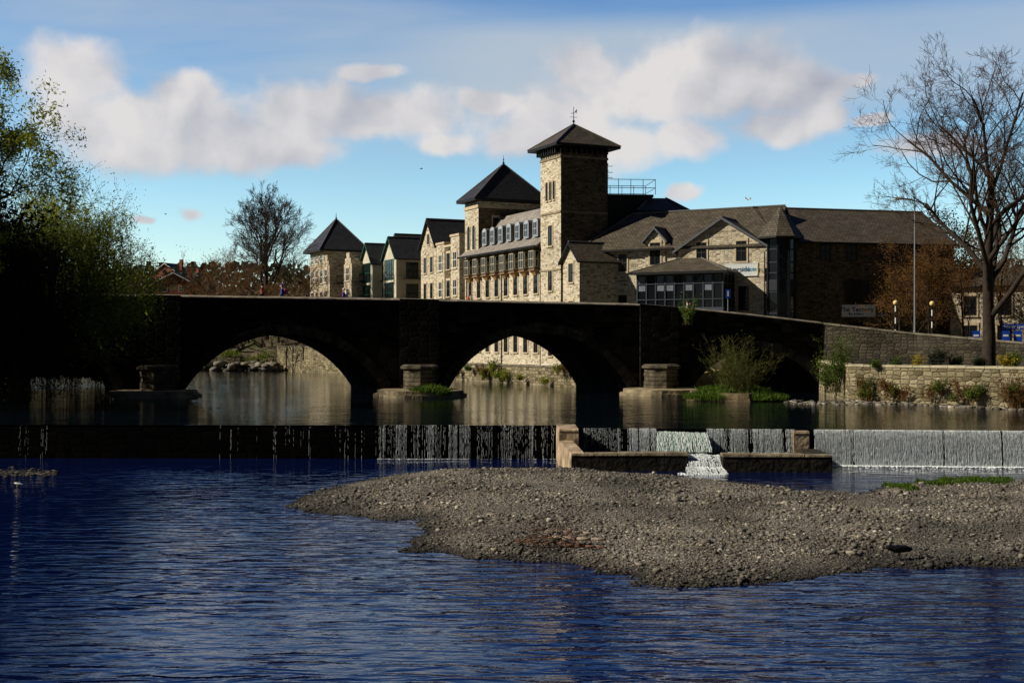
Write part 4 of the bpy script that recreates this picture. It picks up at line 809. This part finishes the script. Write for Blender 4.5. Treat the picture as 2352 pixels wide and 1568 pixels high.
# ---------------------------------------------------------------- vegetation
def leafm(name,c,trans=.35,var=.5):
    if name in MATS: return MATS[name]
    m,n,l,b=nt(name); g=n.new('ShaderNodeNewGeometry'); r=ramp(n,[(0,[x*(1-var) for x in c]),(1,[x*(1+var) for x in c])]); l.new(g.outputs['Random Per Island'],r.inputs['Fac'])
    l.new(r.outputs['Color'],b.inputs['Base Color']); b.inputs['Roughness'].default_value=.6; b.inputs['Specular IOR Level'].default_value=.1
    t=n.new('ShaderNodeBsdfTranslucent'); l.new(r.outputs['Color'],t.inputs['Color']); mx=n.new('ShaderNodeMixShader'); mx.inputs[0].default_value=trans; l.new(b.outputs[0],mx.inputs[1]); l.new(t.outputs[0],mx.inputs[2]); l.new(mx.outputs[0],n['Material Output'].inputs['Surface']); MATS[name]=m; return m
BARK=simple('dark_bark',(.035,.025,.018),.95,.4,3.,.03); TWIG=simple('twig_brown',(.085,.05,.03),.9,.3,2.); TWIGO=simple('twig_orange',(.17,.085,.03),.9,.3,2.); WBARK=simple('willow_twig',(.08,.075,.02),.9,.3,2.)
LFY=leafm('spring_leaf',(.30,.33,.03),.45); LFW=leafm('willow_leaf',(.13,.165,.022),.4); LFD=leafm('dark_leaf',(.010,.016,.004),.15); LFG=leafm('grass_blade',(.08,.14,.018)); LFR=leafm('russet_leaf',(.14,.072,.02)); LFC=leafm('conifer_needle',(.02,.035,.012)); LFYB=leafm('yellow_flower',(.45,.35,.03))
def leaves(P,size,asp=.45):
    N=len(P); P=np.asarray(P,float); a=np.random.normal(size=(N,3)); a/=np.linalg.norm(a,axis=1,keepdims=True); b=np.random.normal(size=(N,3)); b-=a*(a*b).sum(1,keepdims=True); b/=np.linalg.norm(b,axis=1,keepdims=True)
    s=size*np.random.uniform(.6,1.4,(N,1)); a=a*s; b=b*s*asp; V=np.stack([P-a,P+b,P+a,P-b],1).reshape(-1,3); return V,np.arange(4*N).reshape(-1,4)
def treegen(seed,base,H,trunk_frac=.25,r0=.4,kids=(9,5,5,4,3),ang=(.75,.7,.65,.6,.6),lenf=(.55,.55,.55,.55,.55),up=.12,wig=.12,lean=(0,0),twig0=None):
    rnd=random.Random(seed); segs=[[] for _ in range(len(kids)+1)]; tips=[]
    def grow(p,d,L,r,lev):
        ns=6 if lev==0 else (4 if lev<3 else 2); pts=[(p,d,r)]
        for i in range(ns):
            w_=wig*(1+lev*.3) if (lev or twig0 is None) else twig0; d2=(d+Vector((rnd.gauss(0,w_),rnd.gauss(0,w_),rnd.gauss(0,w_)+up*(.3+.2*lev)))).normalized(); q=p+d2*L/ns; rn=r*(1-.65/ns) if lev else r*(1-.75/ns)
            segs[lev].append((tuple(p),tuple(q),r,rn)); p,d,r=q,d2,rn; pts.append((p,d,r))
        if lev>=len(kids): tips.append(p); return
        K=kids[lev]
        for k in range(K):
            f=(trunk_frac+(1-trunk_frac)*((k+.6)/K)) if lev==0 else (.3+.7*(k+1)/K); f=min(f,1); i=min(int(f*ns),ns-1); tt=f*ns-i; a,b=pts[i],pts[i+1]; pp=a[0].lerp(b[0],tt); dd=a[1]; rr=a[2]+(b[2]-a[2])*tt
            ax=dd.orthogonal().normalized(); ax.rotate(Matrix.Rotation(rnd.uniform(0,6.28) if lev else k*2.4+rnd.uniform(-.4,.4),3,dd)); an=ang[lev]*rnd.uniform(.7,1.25)*(1.15-.5*f if lev==0 else 1)
            nd=dd.copy(); nd.rotate(Matrix.Rotation(an,3,ax)); ll=L*lenf[lev]*rnd.uniform(.75,1.2)*(1.25-.5*f if lev==0 else 1)
            grow(pp,nd,ll,max(.006,rr*.58),lev+1)
    grow(Vector(base),Vector((lean[0],lean[1],1)).normalized(),H*.72,r0,0)
    return segs,tips
def plant_tree(name,label,cat,seed,base,H,leaf=None,nleaf=0,lsize=.1,lspread=.5,twigm=TWIG,minr=.012,group=None,asp=.45,**kw):
    t_=thing(name,label,cat,base,group=group); segs,tips=treegen(seed,base,H,**kw)
    big=[s for L_ in segs[:3] for s in L_]; V,Fc=tubes(big,7); npobj('trunk',V,Fc,BARK,t_,base,smooth=True)
    sm=[(a,b,max(minr,r),max(minr*.7,q)) for L_ in segs[3:] for (a,b,r,q) in L_]
    V,Fc=tubes(sm,3)
    if leaf:
        tp=np.array([tuple(p) for p in tips]); idx=np.random.randint(0,len(tp),nleaf); P_=tp[idx]+np.random.normal(0,lspread,(nleaf,3)); Vl,Fl=leaves(P_,lsize,asp)
        k=len(Fc); V2=np.concatenate([V,Vl]); F2=np.concatenate([Fc,Fl+len(V)]); o=npobj('crown',V2,F2,[twigm,leaf],t_,base); mi=np.zeros(len(F2),np.int32); mi[k:]=1; o.data.polygons.foreach_set('material_index',mi)
    else: npobj('crown',V,Fc,twigm,t_,base)
    return t_,tips
plant_tree('bare_tree','large leafless spreading tree rooted by the river wall','tree',14,(kx(2270)*79,79,2.1),17.0,twigm=TWIG,minr=.0095,r0=.46,kids=(13,8,6,5,5),lenf=(.64,.5,.48,.48,.5),ang=(.85,.72,.7,.65,.6),trunk_frac=.22,up=.10,twig0=.03)
plant_tree('bare_tree','tall leafless tree with fine upright branches beyond the bridge','tree',6,(kx(612)*165,165,4),19.5,twigm=simple('twig_dark',(.05,.035,.025),.9),minr=.017,r0=.42,kids=(14,7,6,5,4),lenf=(.46,.5,.5,.5,.5),ang=(.66,.65,.6,.6,.6),trunk_frac=.3,twig0=.025)
for i,(px_,Yy,H_) in enumerate(((480,165,10.5),(520,170,12.),(570,160,8.5),(655,172,9.5),(690,178,10.5),(448,175,8.0),(540,158,7),(130,120,15),(100,135,16),(60,125,15),(640,156,6.5),(180,130,12),(250,128,9.5),(310,132,8))):
    plant_tree('bare_tree','leafless brown riverside tree','tree',20+i,(kx(px_)*Yy,Yy,3.6),H_,leaf=LFR if 300<px_ else LFW,nleaf=500 if px_>300 else 2600,lsize=.10,lspread=.5,twigm=TWIGO if px_>300 else TWIG,minr=.015,r0=.18,kids=(9,5,5,4),lenf=(.6,.55,.5,.5),ang=(.8,.7,.7,.6),trunk_frac=.1,twig0=.05,group='bare trees beyond the bridge')
for i,(px_,Yy,H_,lf,tg,nl) in enumerate(((2068,99,7.,LFR,TWIGO,3400),(2100,103,10,LFR,TWIGO,3600),(2135,101,8.5,LFR,TWIGO,3000),(2215,104,9.5,LFR,TWIGO,3000),(2300,104,10,LFR,TWIGO,3000),(2365,102,9.5,LFR,TWIG,2500),(2250,114,12,LFR,TWIGO,2500),(2330,114,12,LFR,TWIGO,2500))):
    plant_tree('russet_tree','tree with fine orange brown twigs beside the pub','tree',50+i,(kx(px_)*Yy,Yy,2.6),H_,leaf=lf,nleaf=nl,lsize=.07,lspread=.3,twigm=tg,minr=.010,r0=.13,kids=(10,6,5,4),lenf=(.45,.5,.5,.5),ang=(.75,.7,.7,.6),trunk_frac=.15,twig0=.05,group='russet trees by the road')
plant_tree('conifer_tree','dark green spreading conifer behind the pub','tree',71,(kx(2165)*120,120,3),15.5,leaf=LFC,nleaf=16000,lsize=.16,lspread=.45,r0=.3,kids=(14,6,5,3),lenf=(.42,.5,.45,.5),ang=(1.2,.7,.7,.6),trunk_frac=.1,up=0)
plant_tree('leafy_tree','tall riverside tree with sparse yellow green spring leaves','tree',31,(-35.0,70,2.8),18.3,leaf=LFY,nleaf=62000,lsize=.115,lspread=.26,twigm=WBARK,minr=.010,r0=.34,kids=(12,5,5,4,3),lenf=(.46,.5,.48,.5,.5),ang=(1.0,.75,.7,.65,.6),trunk_frac=.2,up=-.08,twig0=.04,asp=.35)
plant_tree('leafy_tree','dense dark evergreen tree on the shaded river bank','tree',33,(-34.5,73,2.8),11.5,leaf=LFD,nleaf=42000,lsize=.14,lspread=.6,r0=.4,kids=(12,6,5,4),lenf=(.5,.55,.5,.5),ang=(1.0,.8,.7,.65),trunk_frac=.05,twig0=.04)
plant_tree('leafy_tree','dense dark bankside tree','tree',34,(-34.0,80,2.6),8.5,leaf=LFD,nleaf=34000,lsize=.14,lspread=.6,r0=.3,kids=(12,6,5,4),lenf=(.45,.55,.5,.5),ang=(1.0,.8,.7,.65),trunk_frac=.02,twig0=.04)
def willow(seed,base,H,lf,nstr,lab,drop=(3,9),low=.3,lmul=.62,ls=.07):
    rnd=random.Random(seed); t_=thing('willow_tree',lab,'tree',base); segs,tips=treegen(seed,base,H,kids=(9,5,4),lenf=(lmul,.55,.5),ang=(.95,.75,.7),r0=.26,trunk_frac=.2,up=-.02,twig0=.04)
    V,Fc=tubes([s for L_ in segs for s in L_],6); npobj('trunk',V,Fc,BARK,t_,base,smooth=True)
    st=[];lv=[]
    for _ in range(nstr):
        p=Vector(rnd.choice(tips))+Vector((rnd.gauss(0,.6),rnd.gauss(0,.6),rnd.gauss(0,.4))); L=min(rnd.uniform(*drop),max(.5,p.z-low)); k=int(L/.45)+1; d=Vector((rnd.gauss(0,.5),rnd.gauss(0,.5),.1))
        for j in range(k):
            d=(d*.62+Vector((rnd.gauss(0,.13),rnd.gauss(0,.13),-.5))).normalized(); q=p+d*.45; st.append((tuple(p),tuple(q),.008,.006))
            for _2 in range(6): lv.append(tuple(p.lerp(q,rnd.random())+Vector((rnd.gauss(0,.08),rnd.gauss(0,.08),rnd.gauss(0,.06)))))
            p=q
    V,Fc=tubes(st,3); Vl,Fl=leaves(np.array(lv),ls,.35); k=len(Fc); o=npobj('crown',np.concatenate([V,Vl]),np.concatenate([Fc,Fl+len(V)]),[WBARK if lf is not LFD else BARK,lf],t_,base); mi=np.zeros(k+len(Fl),np.int32); mi[k:]=1; o.data.polygons.foreach_set('material_index',mi)
willow(3,(-31.0,82,2.5),10.,LFY,1100,'weeping willow with fresh green drooping branches over the river',drop=(1,4),low=5.0,ls=.10)
willow(5,(-29.5,79,2.5),8.2,LFW,800,'weeping willow with green branches hanging over the bridge end',drop=(1,4),low=4.2,ls=.09)
willow(4,(-31.0,76,2.0),6.6,LFD,1300,'dark weeping willow trailing low to the water',drop=(2,7))
def shrub(base,H,R,lab,leaf,nl,twig=WBARK,seed=1,ls=.07,nst=60,name='shrub',group=None,fine=3):
    rnd=random.Random(seed); t_=thing(name,lab,'shrub',base,group=group); st=[];tips=[]
    for _ in range(nst):
        a=rnd.uniform(0,6.28); tilt=rnd.random()**.7*R/H*.9; p=Vector(base)+Vector((rnd.gauss(0,.15*R),rnd.gauss(0,.15*R),0)); d=Vector((math.cos(a)*tilt,math.sin(a)*tilt,1)).normalized(); L=H*rnd.uniform(.5,1.05); r=.018
        for j in range(5):
            d=(d+Vector((rnd.gauss(0,.1),rnd.gauss(0,.1),0))).normalized(); q=p+d*L/5; st.append((tuple(p),tuple(q),r,r*.75)); r*=.75
            if j>0:
                for _k in range(fine):
                    d2=(d+Vector((rnd.gauss(0,.45),rnd.gauss(0,.45),rnd.gauss(0,.3)))).normalized(); q2=q+d2*L*.16*rnd.uniform(.5,1.3); st.append((tuple(q),tuple(q2),.008,.005)); tips.append(q2); tips.append(q.lerp(q2,.5))
            p=q
    V,Fc=tubes(st,3); npobj('stem',V,Fc,twig,t_,base)
    tp=np.array([tuple(p) for p in tips]); P_=tp[np.random.randint(0,len(tp),nl)]+np.random.normal(0,.08,(nl,3)); Vl,Fl=leaves(P_,ls); npobj('foliage',Vl,Fl,leaf,t_,base)
shrub(at(1690,912,80)*1.0,3.7,3.6,'multi-stemmed willow shrub sprouting beside the bridge pier',LFW,2200,seed=2,nst=120,twig=WBARK,ls=.045,fine=4)
shrub((kx(1580)*88,88.0,5.0),1.9,1.2,'green weed growing from the bridge parapet',LFG,700,seed=3,nst=16)
shrub((kx(1925)*80.5,80.5,.5),3.4,1.0,'tangled ivy and shrub at the end of the river wall',LFG,2600,seed=4,nst=40,ls=.06)
shrub((kx(1905)*84,84,.3),2.2,1.0,'green shrub at the foot of the bridge abutment',LFG,1800,seed=5,nst=30)
for i,(px_,Y_,H_) in enumerate(((60,103,4.5),(110,104,4.5),(170,105,5),(225,106,4.),(20,103,5))): shrub((kx(px_)*Y_,Y_,-.2),H_,3.,'dark bush added beyond the bridge to darken the end arch',LFD,5000,seed=200+i,nst=60,ls=.2,twig=BARK,group='dark bushes added beyond the bridge')  # added bushes, placed to blacken the bright view through the end arch
for i,(px_,py_,H_,lf,nl) in enumerate(((2108,832,.7,LFYB,900),(2150,832,1.0,LFD,3000),(2195,832,.7,LFD,1500),(2310,836,.8,LFYB,700),(2250,836,.6,LFD,1200),(2330,834,.9,LFG,1500),(2060,830,.6,LFG,900),(2010,828,.5,LFG,700))):
    shrub((kx(px_)*77,77,2.15),H_,H_*.9,'clipped low garden bush on the riverside terrace',lf,nl,seed=60+i,nst=30,ls=.05,name='garden_bush',group='bushes on the riverside terrace')
for i in range(20):
    a=random.random() if i>2 else [.95,.75,.1][i]; X0=21.5+7.1*a-.25; Y0=79-10*a-.35; big=i in(0,)
    shrub((X0,Y0,random.uniform(-.1,.9) if not big else 0),random.uniform(.4,1.2) if not big else 1.9,random.uniform(.4,1.0) if not big else 1.5,'weedy plant growing at the river wall',random.choice([LFG,LFR,LFW]),random.randint(150,500) if not big else 1800,seed=80+i,nst=14 if not big else 50,ls=.05,twig=TWIGO,name='wall_plant',group='plants on the river wall')
for i in range(14):
    t_=random.random(); X0=5.4-10.4*t_-.5;Y0=102+20*t_-.3
    shrub((X0,Y0,random.uniform(0,1.2)),random.uniform(.5,1.2),.8,'weedy plant growing at the river wall',random.choice([LFG,LFY,LFR]),400,seed=120+i,nst=14,ls=.07,name='wall_plant',group='plants on the river wall')
for i in range(9):
    X0=-52+i*2.6+random.uniform(-1,1); Y0=168+random.uniform(-1.5,3)
    shrub((X0,Y0,2.0),random.uniform(2,4.5),2.4,'scrubby bush on the far river bank',random.choice([LFW,LFR,LFD]),1500,seed=150+i,nst=30,ls=.14,group='scrub on the far river bank')
def grass(lab,pts,n_,H_,mat):
    P_=[];F_=[]
    for k in range(n_):
        cx_,cy_,cz_,rx_,ry_=random.choice(pts); a=random.uniform(0,6.28); r=math.sqrt(random.random()); x=cx_+rx_*r*math.cos(a); y=cy_+ry_*r*math.sin(a); h=H_*random.uniform(.4,1.2)*(1.2-r*.6); w_=.02; b=random.uniform(0,6.28); dx,dy=math.cos(b)*w_,math.sin(b)*w_; lx,ly=random.gauss(0,h*.35),random.gauss(0,h*.35)
        i=len(P_); P_+=[(x-dx,y-dy,cz_),(x+dx,y+dy,cz_),(x+dx*.6+lx*.5,y+dy*.6+ly*.5,cz_+h*.7),(x+lx,y+ly,cz_+h)]; F_.append((i,i+1,i+2,i+3))
    return tag(npobj('grass',np.array(P_),np.array(F_),mat),lab,'grass',kind='stuff')
grass('bright green grass tuft on the bridge pier apron',[(kx(985)*84.5,84.5,.35,1.3,1.2),(kx(1015)*84,84,.2,.6,.8)],2600,.5,LFG)
mb=MB(); c=at(1680,905,82); N=26; r1=[];r2=[]
for k in range(N): 
    a=2*math.pi*k/N; q=1+.12*math.sin(3*a)+.05*random.random(); r1.append((c.x+3.5*q*math.cos(a),82+5.*q*math.sin(a))); r2.append((c.x+2.4*q*math.cos(a),82+3.6*q*math.sin(a)))
mb.prism(r1,-1.5,.5,0,r2); o=mb.obj('earth_bank',[simple('earth',(.12,.09,.05),.95,.4,2,.05)]); tag(o,'low earth bank at the foot of the bridge pier','bank',kind='structure')
mb=MB(); mb.hexa([(11.5,97,-1),(19.5,96,-1),(18.5,106,-1),(8.5,104,-1),(12.5,99.2,.3),(19.2,97.5,.5),(18.4,105,3.4),(9,103,3.2)]); o=mb.obj('earth_bank',[simple('sandy_bank',(.42,.34,.17),.95,.3,1.5,.08)]); tag(o,'sunlit sandy bank rising behind the side arch','bank',kind='structure')
grass('green grass and weeds on the low bank beside the bridge',[(c.x-1.5,80.,.1,2.,2.),(c.x+1.2,79.5,.1,2.,2.),(c.x,81.5,.45,2.4,2.5)],7500,.55,LFG)
gpts=[]
for _ in range(26):
    p=onlow(random.uniform(2040,2320),random.uniform(1112,1142)); z_,_s=bar_h(np.array([p.x]),np.array([p.y])); gpts.append((p.x,p.y,float(z_[0])-.02,.3,.5))
grass('low green weeds growing on the gravel bank',gpts,6500,.2,LFG)
grass('rough grass along the far river bank',[(x,165+(x+38)*-.25+random.uniform(-1,3),1.+random.random(),2.,2.) for x in np.linspace(-50,-32,16)],5000,.9,LFW)
C=[];
for _ in range(26000):
    x=random.uniform(-420,300); y=random.uniform(250,420); z_=16*float(sst(230,360,np.array(y)))+4.6; hh=6+3*mn.noise(Vector((x*.03,y*.03,0))); C.append((x,y,z_+random.random()*hh))
V,Fc=leaves(np.array(C),.9,.8); tag(npobj('distant_woodland',V,Fc,leafm('woodland_leaf',(.05,.048,.025))),'distant hillside woodland','woodland',kind='stuff')
DW=simple('driftwood',(.13,.065,.04),.85,.4,3,.01); DWG=simple('bleached_wood',(.30,.24,.18),.85,.3,3,.01)
for i in range(30):
    px_=random.gauss(1255,34); py_=random.gauss(1264,9); p=onlow(px_,py_); z_=float(bar_h(np.array([p.x]),np.array([p.y]))[0][0]); L=random.uniform(.5,1.3); a=random.uniform(-1.3,1.3)+(math.pi if random.random()<.4 else 0)+.3; r=random.uniform(.010,.026)
    if i==0: L=1.5;r=.07;p=onlow(1325,1266);z_=-1.33;a=-.35
    if i==1: L=1.1;r=.05;p=onlow(1345,1277);z_=-1.38;a=-.3
    b=thing('driftwood_branch','washed up brown branch on the gravel','branch',(p.x,p.y,z_+.10+random.random()*.1),a,group='driftwood heap on the gravel'); mb=MB(); q=Vector((-L/2,0,0)); d=Vector((1,0,random.uniform(-.05,.35) if i>1 else 0)).normalized()
    for j in range(4):
        d=(d+Vector((0,random.gauss(0,.12 if i>1 else .02),random.gauss(0,.1 if i>1 else .01)))).normalized(); q2=q+d*L/4; mb.tube(q,q2,r*(1-j*.15),r*(1-(j+1)*.15),n=7)
        if j in(1,2) and i>1: mb.tube(q2,q2+Vector((.15,random.uniform(-.2,.2),random.uniform(.05,.3)))*random.uniform(.6,1.4),r*.5,r*.2,n=5)
        q=q2
    mb.obj('stem',[DW if i%3 else DWG],b,smooth=True)
# ---------------------------------------------------------------- birds
def gull(loc,rz,span,flap,lab,dark=False,grp=None,fly=True):
    t_=thing('crow' if dark else 'gull',lab,'bird',loc,rz,group=grp); mb=MB(); L=span*.42
    prof=[(-.5,.01,0),(-.38,.05,.0),(-.2,.11,.01),(0,.14,.02),(.18,.13,.03),(.3,.09,.06),(.38,.08,.08),(.45,.06,.085),(.5,.02,.075),(.58,.008,.06)]; n_=8
    for (x,r,z_) in prof:
        for k in range(n_): a=2*math.pi*k/n_; mb.v.append((x*L,r*L*math.cos(a),z_*L+r*L*math.sin(a)))
    for j in range(len(prof)-1):
        for k in range(n_): q=(k+1)%n_; mb.f.append((j*n_+k,j*n_+q,(j+1)*n_+q,(j+1)*n_+k)); mb.m.append(0 if j<8 else 2)
    mb.poly([(-.45*L,-.02,0),(-.8*L,-.13*L,0),(-.8*L,.13*L,0),(-.45*L,.02,0)],0)
    mb.obj('body',[BLACK if dark else WHITE,GREYF,YEL if not dark else BLACK],t_,smooth=True)
    for s_ in(-1,1):
        w_=MB()
        if fly: 
            pts=[(.18,.08),(.28,.5),(.02,1.0),(-.12,.62),(-.15,.08)]; w_.poly([(x*L,s_*y*span*.5,flap*span*.5*(y if y<.55 else 1.1-y)) for x,y in pts],0)
        else: w_.ball((-.1*L,s_*.11*L,.03*L),1,0,sq=(.35*L,.04*L,.11*L))
        w_.obj('wing',[BLACK if dark else simple('gull_grey',(.45,.47,.5),.6)],t_)
        if not fly:
            w_=MB(); w_.tube((0,s_*.05*L,-.1*L),(.03*L,s_*.05*L,-.38*L),.012); w_.obj('leg',[YEL if not dark else BLACK],t_)
gull(at(495,944,70),2.6,1.0,.7,'white gull flying low over the calm water',grp='gulls'); gull(at(967,388,110),.3,.8,.3,'white gull gliding in the sky',grp='gulls'); gull(at(1717,459,95),2.2,.9,.9,'white gull flying above the hotel roof',grp='gulls'); gull(at(380,492,150),.3,.8,.4,'white gull gliding in the sky',grp='gulls')
for px_,Y_ in((1745,111.5),(1805,112)): gull(Vector((kx(px_)*Y_,Y_,zz(481,Y_))),.2,1.0,0,'gull perched on the slate ridge',fly=False,grp='gulls')
p=onlow(40,1118); gull(p+Vector((0,0,.12)),2.8,.7,0,'white gull standing in the shallows',fly=False,grp='gulls')
p=onlow(2065,1290); gull(p+Vector((0,0,.3)),math.pi+.15,1.7,0,'black crow bending at the gravel edge',dark=True,fly=False)
# ---------------------------------------------------------------- people on the bridge
SKIN=simple('skin',(.5,.3,.22),.6,.05)
def skinobj(name,verts,edges,rad,mat,par,root=0):
    me=bpy.data.meshes.new(name); me.from_pydata(verts,edges,[]); me.materials.append(mat); o=bpy.data.objects.new(name,me); COL.objects.link(o); o.parent=par
    md=o.modifiers.new('skin','SKIN'); md.use_smooth_shade=True
    if len(me.skin_vertices):
        for i,r in enumerate(rad): 
            me.skin_vertices[0].data[i].radius=(r,r) if not isinstance(r,tuple) else r; me.skin_vertices[0].data[i].use_root=(i==root)
    sb=o.modifiers.new('sub','SUBSURF'); sb.levels=1; sb.render_levels=1; return o
def person(px_,d,rz,lab,top,leg,hair,pack=None,sc_=1.,Hadd=0):
    s=s_of(px_); base=BF(s,d,topz(s)-.82+Hadd); t_=thing('person',lab,'person',base,rz,group='people crossing the bridge')
    v=[(0,0,.93),(0,0,1.15),(0,0,1.38),(0,0,1.50),(0.02,0,1.58),(.03,0,1.68),  (0,.19,1.40),(-.05,.24,1.14),(.10,.22,.92),(.15,.22,.83), (0,-.19,1.40),(.02,-.25,1.14),(.2,-.22,.98),(.25,-.21,.9), (0,.09,.88),(.13,.09,.5),(.2,.09,.08),(.33,.09,.04), (0,-.09,.88),(-.08,-.09,.5),(-.28,-.09,.12),(-.17,-.09,.05)]
    e=[(0,1),(1,2),(2,3),(3,4),(4,5),(2,6),(6,7),(7,8),(8,9),(2,10),(10,11),(11,12),(12,13),(0,14),(14,15),(15,16),(16,17),(0,18),(18,19),(19,20),(20,21)]
    r=[(.12,.15),(.11,.13),(.12,.15),.055,.085,.09,.06,.045,.035,.04,.06,.045,.035,.04,.085,.06,.04,.035,.085,.06,.04,.035]
    v=[tuple(c*sc_ for c in q) for q in v]; r=[tuple(x*sc_ for x in q) if isinstance(q,tuple) else q*sc_ for q in r]
    skinobj('body',v,e,r,SKIN,t_)
    cv=[0,1,2,6,7,8,10,11,12]; ce=[(0,1),(1,2),(2,3),(3,4),(4,5),(2,6),(6,7),(7,8)]
    skinobj('jacket',[v[i] for i in cv],ce,[(.15*sc_,.18*sc_),(.14*sc_,.165*sc_),(.145*sc_,.18*sc_)]+[.08*sc_,.062*sc_,.052*sc_]*2,top,t_)
    tv_=[0,14,15,16,18,19,20]; skinobj('trousers',[v[i] for i in tv_],[(0,1),(1,2),(2,3),(0,4),(4,5),(5,6)],[(.13*sc_,.165*sc_),.105*sc_,.078*sc_,.062*sc_,.105*sc_,.078*sc_,.062*sc_],leg,t_)
    mb=MB(); mb.ball((-.005*sc_,0,1.70*sc_),.112*sc_,sq=(1,.92,.95)); 
    mb.obj('hair',[hair],t_,smooth=True); mb=MB(); mb.ball((.125*sc_,0,1.63*sc_),.022*sc_); mb.obj('nose',[SKIN],t_)
    if pack: mb=MB(); mb.ball((-.22*sc_,0,1.25*sc_),.19*sc_,sq=(.75,.9,1.25)); mb.obj('backpack',[pack],t_,smooth=True)
cm=lambda nm,c:simple(nm,c,.8,.15)
DK=cm('dark_cloth',(.02,.02,.03)); HR=cm('brown_hair',(.05,.025,.012)); PINK=cm('magenta_cloth',(.5,.06,.2)); PUR=cm('purple_cloth',(.15,.06,.4)); REDC=cm('rust_cloth',(.3,.05,.02)); WT=cm('white_cloth',(.7,.65,.65)); ORG=cm('orange_cloth',(.7,.15,.03)); BLC=cm('blue_cloth',(.04,.08,.35))
person(612,1.6,.2,'person in a dark rust coloured coat walking over the bridge',REDC,DK,HR,Hadd=.1)
person(660,1.8,3.1,'walker in blue jacket carrying a magenta backpack',BLC,DK,PUR,PINK,Hadd=.05)
person(806,2.,2.9,'person in purple and white top crossing the bridge',PUR,DK,WT,WT,.92)
person(717,2.,2.9,'child in a purple coat crossing the bridge',PUR,DK,HR,None,.62)
person(1105,2.2,.2,'person with orange bag crossing the bridge',WT,DK,HR,ORG,.82)
person(1604,1.6,3.0,'person in a white top and pink scarf by the parapet',WT,DK,HR,PINK,.88)
